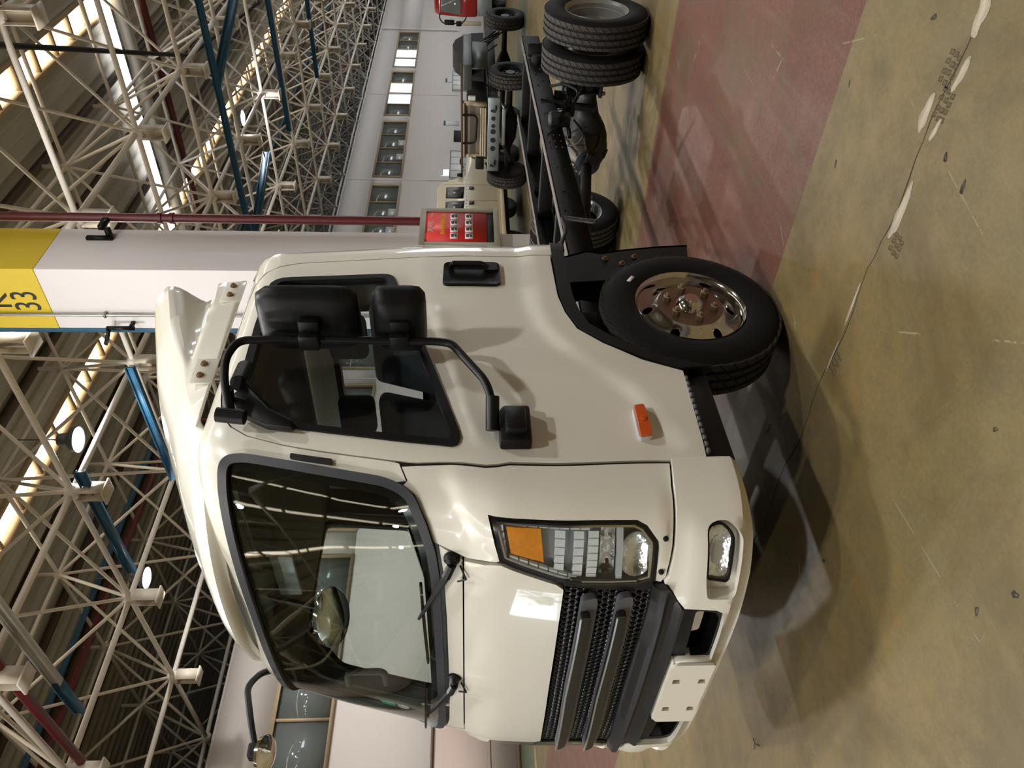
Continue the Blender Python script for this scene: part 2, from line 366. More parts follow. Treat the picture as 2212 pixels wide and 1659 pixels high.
WLAB = ['upper window band far left of the picture', 'upper window band just left of the picture', 'tan framed upper window seen beside and through the windscreen', 'tan framed upper window hidden behind the cab', 'tan framed upper window behind the white column',
        'tan framed upper window nearest the red fire pipe', 'second tan framed upper window from the fire pipe', 'tan framed upper window with bright panes above the black chassis', 'farthest tan framed upper window near the red truck']
for n_, xr in enumerate(wins):
    xl = xr-WW; w = root('window_%d' % (n_+1), (xl, WY, WZ0), WLAB[n_], 'window'); w['kind'] = 'structure'
    b = MB(); t = .10
    b.box((xl, WY-.05, WZ0), (xr, WY+.12, WZ0+t)); b.box((xl, WY-.05, WZ1-t), (xr, WY+.12, WZ1)); b.box((xl, WY-.05, WZ0+t), (xl+t, WY+.12, WZ1-t)); b.box((xr-t, WY-.05, WZ0+t), (xr, WY+.12, WZ1-t))
    b.obj('window_frame', 'tan', w, smooth=0)
    for q in range(1, 4):
        xm = xl+WW*q/4; MB().box((xm-.035, WY-.02, WZ0+t), (xm+.035, WY+.1, WZ1-t)).obj('mullion', 'tan', w, smooth=0)
    for q in range(4):
        x0, x1 = xl+WW*q/4+.03, xl+WW*(q+1)/4-.03
        bright = (n_ == 7 and q in (1, 2)) or (n_ == 8 and q in (0, 1))
        p = MB().box((x0, WY+.05, WZ0+t), (x1, WY+.06, WZ1-t)); p.obj('pane', 'brightpane' if bright else 'pane', w, smooth=0)
        if n_ in (4, 5, 6) and q in (1, 2):
            MB().box((x0+.4, WY+.035, WZ0+t), (x0+1.1, WY+.045, WZ0+.5)).obj('paper', 'lampgrey', w, smooth=0)
# pink double door low on the wall
d = root('door_1', (8.0, WY, 0), 'pinkish double door below the upper windows', 'door'); d['kind'] = 'structure'
MB().box((3.6, WY-.05, .12), (9.20, WY-.005, 2.28)).obj('door_leaf', 'pinkwall', d, smooth=0)
MB().box((3.5, WY-.08, 2.28), (14.0, WY, 2.36)).obj('door_frame', 'skirt', d, smooth=0)
MB().box((9.18, WY-.08, .1), (9.24, WY, 2.28)).obj('door_frame', 'skirt', d, smooth=0)
MB().box((9.24, WY-.04, .12), (13.9, WY-.005, 2.28)).obj('door_leaf', 'pinkwall', d, smooth=0)
MB().box((3.5, WY-.05, .78), (14, WY-.045, .80)).obj('kick_panel', 'wall', d, smooth=0)
tag(MB().box((GATE1, WY-.04, 0), (80, WY, .13)).obj('baseboard_back', 'skirt', smooth=0), 'brown skirting along the white wall', 'skirting', kind='structure')
# boards and papers on the far wall
def wallboard(name, x0, x1, z0, z1, label, cat, rows=4, m='white', group=None):
    r_ = root(name, ((x0+x1)/2, WY-.06, z0), label, cat, group)
    MB().box((x0, WY-.08, z0), (x1, WY-.005, z1)).obj('backing', m, r_, smooth=0)
    f_ = MB(); t_ = .04
    f_.box((x0, WY-.1, z1-t_), (x1, WY-.08, z1)); f_.box((x0, WY-.1, z0), (x1, WY-.08, z0+t_)); f_.box((x0, WY-.1, z0), (x0+t_, WY-.08, z1)); f_.box((x1-t_, WY-.1, z0), (x1, WY-.08, z1))
    f_.obj('frame', 'zincmetal', r_, smooth=0)
    for i in range(1, rows):
        xx = x0+(x1-x0)*i/rows; MB().box((xx-.015, WY-.095, z0+t_), (xx+.015, WY-.08, z1-t_)).obj('divider', 'zincmetal', r_, smooth=0)
wallboard('notice_board', 38.8, 42.0, 1.35, 2.40, 'white notice board on the wall above the cream truck', 'notice board', 4)
wallboard('notice_board', 50.7, 54.0, 1.35, 2.42, 'white notice board on the wall behind the black chassis fender', 'notice board', 4)
def wallpaper(name, x0, x1, z0, z1, m1, m2, label, cat):
    r_ = root(name, ((x0+x1)/2, WY-.03, z0), label, cat)
    MB().box((x0, WY-.03, z0), (x1, WY, z1)).obj('sheet', m1, r_, smooth=0)
    MB().box((x0, WY-.035, z1-.12), (x1, WY-.03, z1)).obj('header', m2, r_, smooth=0)
wallpaper('wall_sign', 39.15, 39.85, 2.42, 2.88, 'brightpane', 'white', 'pale blue paper sign with added glow over the left notice board', 'sign')  # paper glows by emission, its brightness is not lit from outside
wallpaper('wall_sign', 45.48, 46.12, 1.93, 2.86, 'white', 'blue', 'white paper sign with blue header on the bare wall', 'sign')
wallpaper('wall_sign', 52.1, 52.75, 2.45, 2.88, 'white', 'blue', 'small white paper sign over the right notice board', 'sign')
wallpaper('wall_box', 43.3, 44.8, 1.55, 2.22, 'void', 'void', 'black box fixed low on the white wall', 'box')
wallpaper('wall_panel', 63.4, 64.4, .3, 2.14, 'tan', 'tan', 'tan panel leaning on the wall by the red cab', 'panel')
wallpaper('wall_panel', 66.1, 67.1, .17, 2.73, 'zincmetal', 'zincmetal', 'grey steel cupboard beside the red cab', 'cupboard')
tag(MB().tube([(61.97, WY-.1, 2.2), (61.97, WY-.1, 7.9)], .05, 8).obj('wall_conduit', 'white'), 'thin white conduit running down the far wall', 'pipe')
# --------------------------------------------------------------- other walls of the hall (outside the frame)
ZR = 12.30
def wallbox(name, parts, label):
    b_ = MB()
    for a_, c_ in parts: b_.box(a_, c_)
    return tag(b_.obj(name, 'wall', smooth=0, fix=False), label, 'wall', kind='structure')
wallbox('wall_left', [((-22.3, -16, 0), (-22, 21.15, ZR))], 'plain end wall, behind the camera to the left')
wallbox('wall_front', [((-22, -16.3, 0), (44, -16, ZR)), ((44, -16.3, 0), (82, -16, .8)), ((44, -16.3, 9.0), (82, -16, ZR))], 'unseen side wall, far half opened up to light the far wall')  # opening added to throw daylight onto the far white wall
wallbox('wall_right', [((82, -16, 0), (82.3, 36, ZR))], 'far end wall of the hall')
wallbox('wall_rear', [((-12, 35.7, 0), (82, 36, ZR)), ((-12.3, 21.15, 0), (-12, 36, ZR)), ((-22, WY, WTOP+.12), (-12, 21.15, ZR))], 'rear wall beyond the office block')
out = MB(); out.add([(-90, 20.9, -.02), (-12.3, 20.9, -.02), (-12.3, 90, -.02), (-90, 90, -.02)], [(0, 1, 2, 3)])
tag(out.obj('ground', 'kerb', smooth=0), 'pale paving outside the open gate', 'ground', kind='structure')
for i, (x, y, h) in enumerate([(-25.5, 27.5, 3.6), (-38, 36, 7)]):
    t_ = root('tree', (x, y, 0), ['bushy tree outside the open gate', 'taller tree farther outside the gate'][i], 'tree')
    MB().tube([(x, y, 0), (x+.2, y, h*.5)], [.22, .12], 8).obj('trunk', 'bark', t_)
    cr = MB(); rd = random.Random(i)
    for q in range(160):
        v = Vector((rd.gauss(0, 1), rd.gauss(0, 1), rd.gauss(0, .8)))*h*.2; c_ = Vector((x, y, h*.65))+v; s_ = rd.uniform(.2, .5)
        n1 = Vector((rd.uniform(-1, 1), rd.uniform(-1, 1), rd.uniform(-1, 1))).normalized(); n2 = n1.orthogonal().normalized(); n3 = n1.cross(n2)
        cr.add([c_+n2*s_, c_+n3*s_*.6, c_-n2*s_, c_-n3*s_*.6+n1*.1], [(0, 1, 2, 3)])
    cr.obj('crown', 'leaf', t_, smooth=0, fix=False)['kind'] = 'stuff'

# --------------------------------------------------------------- roof deck, skylights
A_ = 3.6; ZB = 8.687; ZT = ZB+2.8; GX, GY = 9.41, 7.889
SKY_Y = [GY-.18-7.2, GY-.18, GY-.18+7.5]; SKY_W = .38
b = MB(); edges = [-16.0]
for y in SKY_Y: edges += [y-SKY_W, y+SKY_W]
edges.append(36.0)
segs = [(edges[i], edges[i+1]) for i in range(0, len(edges), 2)]
CX0, CX1 = 24.3, 24.9
for y0, y1 in segs:
    n_ = max(1, int((y1-y0)/.40)); st = (y1-y0)/n_; prof = []
    for i in range(n_):
        y = y0+i*st; prof += [(y, ZR), (y+st*.72, ZR), (y+st*.78, ZR-.06), (y+st*.94, ZR-.06)]
    prof.append((y1, ZR))
    V = [(x if y < 21.2 else max(x, -12.0), y, z) for x in (-22.0, 82.0) for y, z in prof]; m_ = len(prof)
    b.add(V, [(i, i+1, m_+i+1, m_+i) for i in range(m_-1)])
ceil_ = b.obj('ceiling', 'deck', smooth=0, fix=False, org=(20, 0, ZR)); tag(ceil_, 'dark corrugated steel roof deck over the space frame', 'ceiling', kind='structure')
for y in [GY-7.2+1.8*k for k in range(0, 13)]:
    if min(abs(y-s) for s in SKY_Y) < .6: continue
    MB().box((-22 if y < 20 else -12, y-.07, ZR-.24), (80, y+.07, ZR-.06)).obj('purlin', 'purlin', ceil_, smooth=0)
sky_lab = ['skylight strip in the roof straight above the truck', 'glowing skylight strip nearest the column top', 'glowing skylight strip running above the hanging lamps']
for y, lab in zip(SKY_Y, sky_lab):
    s_ = root('skylight', (20, y, ZR), lab, 'skylight')
    MB().box((-22, y-SKY_W, ZR+.05), (80, y+SKY_W, ZR+.07)).obj('panel', 'skyglow', s_, smooth=0)
    for sgn in (-1, 1): MB().box((-22, y+sgn*SKY_W-.05, ZR-.16), (80, y+sgn*SKY_W+.05, ZR+.05)).obj('rail', 'tan', s_, smooth=0)
    x = -20.0
    while x < 62: MB().box((x-.05, y-SKY_W, ZR-.10), (x+.05, y+SKY_W, ZR+.05)).obj('crossbar', 'tan', s_, smooth=0); x += 1.15 if x > 4 else 3.45
# white translucent duct band running across the bay, with a grey beam beside it
s_ = root('clerestory_strip', (24.6, 12, 12.0), 'long white translucent strip crossing under the roof deck', 'skylight')
MB().box((CX0, -14, 12.0), (CX1, 20.0, 12.04)).obj('panel', 'clereglow', s_, smooth=0)
for y in [-12+4.6*k for k in range(8)]: MB().box((CX0-.05, y, 11.9), (CX1+.05, y+.12, 12.06)).obj('strap', 'steel', s_, smooth=0)
MB().box((CX1+.3, -14, 11.75), (CX1+.6, 20.0, 12.05)).obj('side_beam', 'deck', s_, smooth=0)

# --------------------------------------------------------------- space frame
def proj_px(p):
    d_ = Vector(p)-CAM; w_ = d_.dot(fw)
    if w_ < .5: return None
    return (1106-F_PX*d_.dot(upv)/w_, 1659-(829.5+F_PX*d_.dot(rt)/w_), w_)
def seen(p, q, mar=80):
    for t in (0, .5, 1):
        r_ = proj_px(Vector(p).lerp(Vector(q), t))
        if r_ and -mar < r_[0] < 1000 and -mar < r_[1] < 1659+mar: return r_[2]
    return None
frame = root('space_frame', (20, 8, ZB), 'pale tubular steel space frame spanning under the roof', 'roof truss')
def bn(i, j): return Vector((GX+A_*i, GY+A_*j, ZB))
def tn(i, j): return Vector((GX+A_*(i+.5), GY+A_*(j+.5), ZT))
I0, I1, J0, J1 = -4, 18, -4, 6
mem = {'bottom_chord': [], 'top_chord': [], 'diagonal': []}
for i in range(I0, I1+1):
    for j in range(J0, J1+1):
        if i < I1: mem['bottom_chord'].append((bn(i, j), bn(i+1, j), .060, 'x'))
        if j < J1: mem['bottom_chord'].append((bn(i, j), bn(i, j+1), .056, 'y'))
        if i < I1 and j < J1:
            if i < I1-1: mem['top_chord'].append((tn(i, j), tn(i+1, j), .048, 'x'))
            if j < J1-1: mem['top_chord'].append((tn(i, j), tn(i, j+1), .048, 'y'))
            for di in (0, 1):
                for dj in (0, 1): mem['diagonal'].append((bn(i+di, j+dj), tn(i, j), .038, 'd%d%d' % (di, dj)))
for kind, L_ in mem.items():
    vis = []; rest = []
    for p, q, r_, key in L_:
        w_ = seen(p, q)
        (vis if w_ and w_ < 60 else rest).append((w_ or 999, p, q, r_, key))
    vis.sort(key=lambda t: t[0]); rest += vis[300:]; vis = vis[:300]; cache = {}
    for w_, p, q, r_, key in vis:
        c_ = (p+q)/2
        if key not in cache:
            o = MB().tube([p, q], r_, 10, cap=False).obj(kind, 'steel', frame, org=c_, smooth=60); cache[key] = o.data
        else: link(kind, cache[key], c_, frame)
    if rest:
        b = MB()
        for w_, p, q, r_, key in rest: b.tube([p, q], r_, 5, cap=False)
        b.obj('far_'+kind, 'steel', frame, fix=False, smooth=80)['kind'] = 'stuff'
ball = None; stub = None; plate_m = None; tball = None
for i in range(I0, I1+1):
    for j in range(J0, J1+1):
        p = bn(i, j); w_ = seen(p, p, 120)
        if not w_: continue
        if ball is None:
            ball = MB().lathe(p, (0, 0, 1), [(.001, -.15), (.08, -.13), (.14, -.06), (.15, 0), (.14, .06), (.08, .13), (.001, .15)], 12).obj('node_ball', 'steel', frame, org=p).data
        else: link('node_ball', ball, p, frame)
        if j > 3: continue
        c_ = p+Vector((0, 0, -.36))
        if stub is None:
            b = MB(); x, y, z = p; b.box((x-.14, y-.12, z-.62), (x+.14, y-.10, z-.1)); b.box((x-.14, y+.10, z-.62), (x+.14, y+.12, z-.1)); b.box((x-.012, y-.10, z-.62), (x+.012, y+.10, z-.1))
            o = b.obj('hanger_stub', 'stub', frame, org=c_, smooth=0); stub = o.data
        else: o = link('hanger_stub', stub, c_, frame)
        e = p+Vector((0, 0, -.64))
        if plate_m is None: plate_m = MB().box((p.x-.19, p.y-.16, p.z-.655), (p.x+.19, p.y+.16, p.z-.62)).obj('end_plate', 'stub', o, org=e, smooth=0).data
        else: link('end_plate', plate_m, e, o)
for i in range(I0, 12):
    for j in range(J0, J1):
        p = tn(i, j)
        if not seen(p, p, 120): continue
        c_ = p+Vector((0, 0, .3))
        if tball is None:
            b = MB().lathe(p, (0, 0, 1), [(.001, -.13), (.08, -.11), (.12, -.05), (.13, 0), (.12, .05), (.05, .12), (.05, .62)], 10); tball = b.obj('top_node', 'steel', frame, org=c_).data
        else: link('top_node', tball, c_, frame)
# crane rails (blue), blue pipes and red sprinkler pipes hung in the frame
def beam(name, p, q, w, h, m, label, cat, group=None):
    p, q = Vector(p), Vector(q); d_ = (q-p).normalized(); s = d_.cross(Vector((0, 0, 1))).normalized(); u = Vector((0, 0, 1)); b = MB()
    c_ = (p+q)/2; L2 = (q-p)/2
    b.obox(c_+u*h*.45, L2, s*w/2, u*h*.05); b.obox(c_-u*h*.45, L2, s*w/2, u*h*.05); b.obox(c_, L2, s*w*.12, u*h*.42)
    return tag(b.obj(name, m, smooth=0), label, cat, group)
for x, ya, yb, lab in [(9.45, 11.0, 14.2, 'short blue crane rail under the chord beside the left lamp'), (6.5, 13.05, 14.2, 'short blue crane rail end near the lower left truss node'), (21.9, 2.0, 14.5, 'long blue crane rail crossing behind the right hand lamp'), (29.4, 3.0, 13.8, 'second blue crane rail behind the right hand lamp'), (36.5, 4.0, 14.5, 'third blue crane rail deeper in the hall'), (12.3, 11.0, 14.6, 'blue crane rail showing beside the roof fairing')]:
    beam('crane_rail', (x, ya, ZB-.28), (x, yb, ZB-.28), .13, .17, 'blue', lab, 'rail', 'blue crane rails')
beam('crane_rail', (6.5, 8.0, ZB-.28), (6.5, 13.04, ZB-.28), .13, .17, 'deck', 'grey crane rail ahead of the blue rail end at lower left', 'rail')
for x0, y0, x1, y1, lab in [(21.9, 9.0, 24.2, 7.2, 'slanting blue brace beside the white strip'), (21.9, 14.3, 24.4, 12.2, 'slanting blue brace near the right hand lamp')]:
    beam('crane_brace', (x0, y0, ZB-.25), (x1, y1, ZB-.62), .14, .24, 'blue', lab, 'brace')
tag(MB().tube([(-4, 17.7, 10.9), (60, 17.7, 10.9)], .07, 8).obj('air_pipe', 'blue'), 'long blue pipe running through the truss toward the far end', 'pipe')
tag(MB().tube(arcpath([(-6, 17.62, 10.5), (17.2, 17.62, 10.5), (17.2, 17.62, 9.2), (17.2, 20.0, 9.2)], .2), .075, 8).obj('sprinkler_pipe', 'redpipe'), 'red sprinkler pipe running through the left truss bays', 'pipe')
tag(MB().tube([(5.92, 9.0, 8.45), (5.95, 15.6, 8.45)], .085, 8).obj('sprinkler_pipe', 'redpipe'), 'red pipe crossing under the lower left truss node', 'pipe')
tag(MB().tube([(25.9, -6, 11.4), (25.9, 20, 11.4)], .11, 8).obj('sprinkler_pipe', 'redpipe'), 'red sprinkler main beside the white translucent strip', 'pipe')
tag(MB().tube([(30.0, 19.2, 9.2), (52.0, 19.2, 9.2)], .07, 8).obj('sprinkler_pipe', 'redpipe'), 'thin red pipe low in the dark truss by the wall top', 'pipe')
tag(MB().tube([(12.6, 4.6, 8.75), (22.0, 8.2, 9.0), (30.5, 9.4, 9.0)], .05, 6).obj('cable', 'void'), 'black cable slung along the truss nodes', 'cable')

# --------------------------------------------------------------- hanging high bay lamps
def lamp(x, y, z, label, group, vis=True):
    l_ = root('high_bay_lamp', (x, y, z), label, 'lamp', group)
    MB().lathe((x, y, z), (0, 0, 1), [(.26, 0), (.27, .02), (.25, .10), (.14, .20), (.12, .38), (.04, .40), (.001, .40)], 20).obj('housing', 'lampbody', l_)
    MB().lathe((x, y, z), (0, 0, 1), [(.001, -.035), (.12, -.03), (.21, -.008), (.245, .012)], 20).obj('lens', 'lampglow', l_)
    MB().tube([(x, y, z+.38), (x, y, z+1.2)], .015, 6).obj('hanger', 'lampbody', l_)
    ld = bpy.data.lights.new('lamp_light', 'AREA'); ld.shape = 'DISK'; ld.size = .42; ld.energy = LAMP_POWER; ld.color = (1.0, .985, .955)
    lo = bpy.data.objects.new('lamp_light', ld); COL.objects.link(lo); lo.parent = l_; lo.location = (0, 0, -.06); ORG[lo] = Vector((x, y, z-.06))
lamp(10.67, 11.44, 9.0, 'bright round lamp hanging below the skylight, left of the column', 'high bay lamps')
lamp(10.64, 16.22, 9.0, 'bright round lamp by the truss node nearest the white wall', 'high bay lamps')
lamp(25.69, 11.62, 9.0, 'bright round lamp in the right truss bays beyond the column', 'high bay lamps')
for x, y in [(3.0, 1.8), (2.4, 6.4), (-4.4, 1.8), (-4.4, 6.4), (-12, 1.8), (-12, 6.4), (-12, 11.4), (10.7, 6.4), (3.0, 11.4), (20.0, 1.8), (0.5, -3.4), (6.5, -3.4)]:  # unseen lamps; those ahead and the pair beside the door are added fill
    where = 'added far ahead of the truck as front fill' if x < -8 else 'added just ahead of the truck as front fill' if x < 0 else 'over the truck' if x < 5 else 'behind the cab'
    lamp(x, y, 9.0, 'round lamp out of view, %s, %s' % (where, 'added near the camera to brighten the door' if y < 0 else 'above the red walkway' if y < 3 else 'beyond the cab' if y < 8 else 'halfway to the white wall' if y < 13 else 'close to the white wall'), 'overhead lamps out of view')

# --------------------------------------------------------------- column
CXc, CYc, CS = 7.88, 5.48, .90
col = root('column', (CXc+CS/2, CYc+CS/2, 0), 'square white column with a yellow top band lettered K 33', 'column')
zy = 6.56
MB().box((CXc, CYc, 0), (CXc+CS, CYc+CS, zy)).obj('shaft', 'column', col, bevel=.015)
MB().box((CXc-.002, CYc-.002, zy), (CXc+CS+.002, CYc+CS+.002, 9.0)).obj('yellow_band', 'yellow', col, bevel=.015)
lettering('letter', '33', .44, (CXc-.004, CYc+.47, 6.80), (0, -1, 0), (-1, 0, 0), 'ink', col, .72)
lettering('letter', 'K', .44, (CXc-.004, CYc+.47, 7.14), (0, -1, 0), (-1, 0, 0), 'ink', col, .85)
MB().tube([(CXc-.035, CYc+.66, 0), (CXc-.035, CYc+.66, 8.9)], .018, 8).obj('conduit', 'silver', col)
for z in (5.9, 7.8): MB().box((CXc-.06, CYc+.63, z), (CXc, CYc+.69, z+.03)).obj('pipe_clip', 'silver', col, smooth=0)
b = MB().box((CXc+.02, CYc+CS+.01, 0), (CXc+.09, CYc+CS+.08, 8.9)); tag(b.obj('blue_channel', 'blue', smooth=0), 'blue steel channel standing along the left edge of the column', 'channel')
br = root('pipe_bracket', (CXc, CYc+CS, 5.6), 'dark bracket on the left side of the column', 'bracket')
b = MB().obox((CXc-.12, CYc+.80, 5.74), (.02, 0, 0), (0, .02, 0), (0, 0, .17)); b.obox((CXc-.12, CYc+.93, 5.94), (.02, 0, 0), (0, .13, .06), (0, -.012, .02)); b.obj('bracket_arm', 'black', br, smooth=0)
b = MB().obox((CXc-.06, CYc+.80, 5.62), (.06, 0, 0), (0, .02, 0), (0, 0, .02)); b.obj('bracket_foot', 'black', br, smooth=0)
br2 = root('pipe_bracket', (CXc+.8, CYc, 5.7), 'dark bracket holding the red pipe on the column', 'bracket')
b = MB().obox((CXc+.86, CYc-.12, 5.98), (.13, 0, 0), (0, .03, 0), (0, 0, .035)); b.obox((CXc+.72, CYc-.04, 5.9), (.03, 0, 0), (0, .09, 0), (0, 0, .03)); b.obox((CXc+.66, CYc-.02, 6.0), (.03, 0, 0), (0, .02, 0), (0, 0, .16)); b.obj('bracket_arm', 'black', br2, smooth=0)
# red fire main beside the column
rp = root('fire_pipe', (8.86, CYc-.12, 2.0), 'dark red fire pipe standing beside the white column', 'pipe')
MB().tube([(8.86, CYc-.12, 2.0), (8.86, CYc-.12, 9.4)], .058, 14).obj('pipe', 'redpipe', rp)
for z in (5.15, 5.30, 7.9): MB().tube([(8.86, CYc-.12, z), (8.86, CYc-.12, z+.05)], .074, 14).obj('coupling', 'redpipe', rp)
# fire hydrant cabinet
HX0, HX1, HZ0, HZ1, HY = 8.18, 9.06, .99, 2.01, 5.28
hc = root('hydrant_cabinet', (8.6, HY+.1, HZ0), 'red fire hydrant cabinet with grey frame behind the cab', 'cabinet')
b = MB(); t = .075
MB().box((HX0, HY+.03, HZ0), (HX1, HY+.20, HZ1)).obj('body', 'cabframe', hc, bevel=.01)
b.box((HX0, HY, HZ1-t), (HX1, HY+.03, HZ1)); b.box((HX0, HY, HZ0), (HX1, HY+.03, HZ0+t)); b.box((HX0, HY, HZ0+t), (HX0+t, HY+.03, HZ1-t)); b.box((HX1-t, HY, HZ0+t), (HX1, HY+.03, HZ1-t)); b.obj('door_frame', 'cabframe', hc, bevel=.004)
MB().box((HX0+t, HY+.012, HZ0+t+.09), (HX1-t, HY+.03, HZ1-t)).obj('red_panel', 'red', hc, smooth=0)
MB().box((HX0+t, HY+.018, HZ0+t), (HX1-t, HY+.03, HZ0+t+.09)).obj('glass_slot', 'void', hc, smooth=0)
lettering('letter', '\u6d88\u706b\u6813', .085, (8.62, HY+.010, 1.86), (1, 0, 0), (0, -1, 0), 'wall', hc)
lettering('letter', '119', .055, (8.90, HY+.010, 1.85), (1, 0, 0), (0, -1, 0), 'wall', hc)
lettering('letter', '\u6d88\u706b\u6813\u7684\u4f7f\u7528\u65b9\u6cd5', .062, (8.68, HY+.010, 1.71), (1, 0, 0), (0, -1, 0), 'yellow', hc)
for r_ in range(2):
    for c_ in range(4):
        x, z = 8.34+c_*.155, 1.52-r_*.19
        MB().box((x, HY+.006, z), (x+.13, HY+.012, z+.10)).obj('picture', 'white', hc, smooth=0)
        MB().prism([(x+.03, HY+.0045, z+.02), (x+.12, HY+.0045, z+.015), (x+.12, HY+.0045, z+.05), (x+.06, HY+.0045, z+.045)], (0, .002, 0)).obj('picture_print', 'bluegrey', hc, smooth=0)
        MB().prism([(x+.03, HY+.004, z+.055), (x+.11, HY+.004, z+.05), (x+.10, HY+.004, z+.09), (x+.04, HY+.004, z+.085)], (0, .002, 0)).obj('picture_print', 'rust', hc, smooth=0)

# ================================================================== THE TRUCK
# cab skin: plan outline (superellipse nose, straight flanks) carried up with rake and tumblehome
CA, CX0_, CXC, CXR, CN, CRR, CYC = .97, 1.44, 1.80, 3.225, 3.2, .08, 3.02
_pts = []
for k in range(401):
    p = PI/2*k/400; _pts.append((CXC-(CXC-CX0_)*max(math.cos(p), 0)**(2/CN), CA*math.sin(p)**(2/CN)))
_pts += [(CXC+(CXR-CRR-CXC)*(k+1)/60, CA) for k in range(60)]
_pts += [(CXR-CRR+CRR*math.sin(PI/2*(k+1)/14), CA-CRR+CRR*math.cos(PI/2*(k+1)/14)) for k in range(14)]
_pts += [(CXR, (CA-CRR)*(1-(k+1)/20)) for k in range(20)]
_arc = [0.0]
for a, b in zip(_pts, _pts[1:]): _arc.append(_arc[-1]+math.hypot(b[0]-a[0], b[1]-a[1]))
def _itp(x, xs, ys):
    if x <= xs[0]: return ys[0]
    if x >= xs[-1]: return ys[-1]
    i = bisect_right(xs, x)-1; t = (x-xs[i])/(xs[i+1]-xs[i]); return ys[i]*(1-t)+ys[i+1]*t
_px = [p[0] for p in _pts]; _ps = [p[1] for p in _pts]
VT, RT = 2.30, .12; VTOP = VT+RT*PI/2
_zk = [0, .68, .76, .95, 1.07, 1.30, 1.42, 1.50, 1.60, 2.0, 2.30, 2.6]; _xf = [1.44, 1.44, 1.45, 1.457, 1.46, 1.488, 1.54, 1.56, 1.58, 1.682, 1.775, 1.87]
_wk = [0, 1.35, 1.5, 1.7, 2.3, 2.6]; _ww = [1, 1, .996, .985, .94, .915]
# smooth the two profiles a little so the panels carry no kinks
def _sm(z, xs, ys): return sum(_itp(z+d, xs, ys)*w for d, w in ((-.05, .25), (0, .5), (.05, .25)))
def SK(u, v, off=0.0):
    a = abs(u); sg = 1 if u >= 0 else -1
    x, s = _itp(a, _arc, _px), _itp(a, _arc, _ps)
    e = .012; x1, s1 = _itp(a+e, _arc, _px), _itp(a+e, _arc, _ps)
    if a >= e: x0, s0 = _itp(a-e, _arc, _px), _itp(a-e, _arc, _ps)
    else: x0, s0 = _itp(e-a, _arc, _px), -_itp(e-a, _arc, _ps)
    tx, ts = x1-x0, s1-s0; l = math.hypot(tx, ts) or 1; nx, ns = -ts/l, tx/l*sg
    if v <= VT: z, ins = v, 0.0
    else:
        th = min((v-VT)/RT, PI/2); z, ins = VT+RT*math.sin(th), RT*(1-math.cos(th))
    k = (CXR-_sm(z, _zk, _xf))/(CXR-CX0_); w = _sm(z, _wk, _ww)
    return Vector((CXR-(CXR-x)*k+nx*(off-ins), CYC+s*sg*w+ns*(off-ins), z))
def inpoly(x, y, P):
    c = False; n = len(P); j = n-1
    for i in range(n):
        if (P[i][1] > y) != (P[j][1] > y) and x < (P[j][0]-P[i][0])*(y-P[i][1])/(P[j][1]-P[i][1])+P[i][0]: c = not c
        j = i
    return c
def dense(P, step):
    out = []
    for i in range(len(P)):
        a, b = P[i], P[(i+1) % len(P)]; n = max(1, int(math.hypot(b[0]-a[0], b[1]-a[1])/step))
        out += [(a[0]+(b[0]-a[0])*k/n, a[1]+(b[1]-a[1])*k/n) for k in range(n)]
    return out
def patch(b, outer, holes=(), off=0.0, thick=.02, step=.05, fn=None, S=None):
    """panel cut out of the cab skin; fn(u, v) adds local relief; S maps (u, v, off) to space"""
    S = S or SK; rings = [dense(outer, step)]+[dense(h, step) for h in holes]
    V = []; E_ = []
    for r_ in rings:
        n0 = len(V); V += [Vector(p) for p in r_]; E_ += [(n0+i, n0+(i+1) % len(r_)) for i in range(len(r_))]
    us = [p[0] for p in outer]; vs_ = [p[1] for p in outer]; u = min(us)+step*.5
    bd = [p for r_ in rings for p in r_]
    while u < max(us):
        v = min(vs_)+step*.5
        while v < max(vs_):
            if inpoly(u, v, rings[0]) and not any(inpoly(u, v, h) for h in rings[1:]) and min((u-p[0])**2+(v-p[1])**2 for p in bd) > (step*.45)**2: V.append(Vector((u, v)))
            v += step
        u += step
    v2, e2, f2, *_ = mgeo.delaunay_2d_cdt(V, E_, [], 0, 1e-6)
    tri = []
    for f in f2:
        cu = sum(v2[i].x for i in f)/len(f); cv = sum(v2[i].y for i in f)/len(f)
        if inpoly(cu, cv, rings[0]) and not any(inpoly(cu, cv, h) for h in rings[1:]): tri.append(tuple(f))
    n = len(v2); offs = [off+(fn(p.x, p.y) if fn else 0.0) for p in v2]
    P = [S(p.x, p.y, o) for p, o in zip(v2, offs)]+[S(p.x, p.y, o-thick) for p, o in zip(v2, offs)]
    cnt = {}
    for f in tri:
        for i in range(len(f)):
            e = (f[i], f[(i+1) % len(f)]); cnt[e] = 1
    side = [(e[0], e[1], e[1]+n, e[0]+n) for e in cnt if (e[1], e[0]) not in cnt]
    b.add(P, tri+[tuple(i+n for i in reversed(f)) for f in tri]+side)
    return b
def mirror_uv(P): return [(-u, v) for u, v in reversed(P)]
def panel(name, outer, m, parent, holes=(), off=0.0, thick=.02, step=.05, fn=None, smooth=38, S=None):
    return patch(MB(), outer, holes, off, thick, step, fn, S).obj(name, m, parent, smooth=smooth)
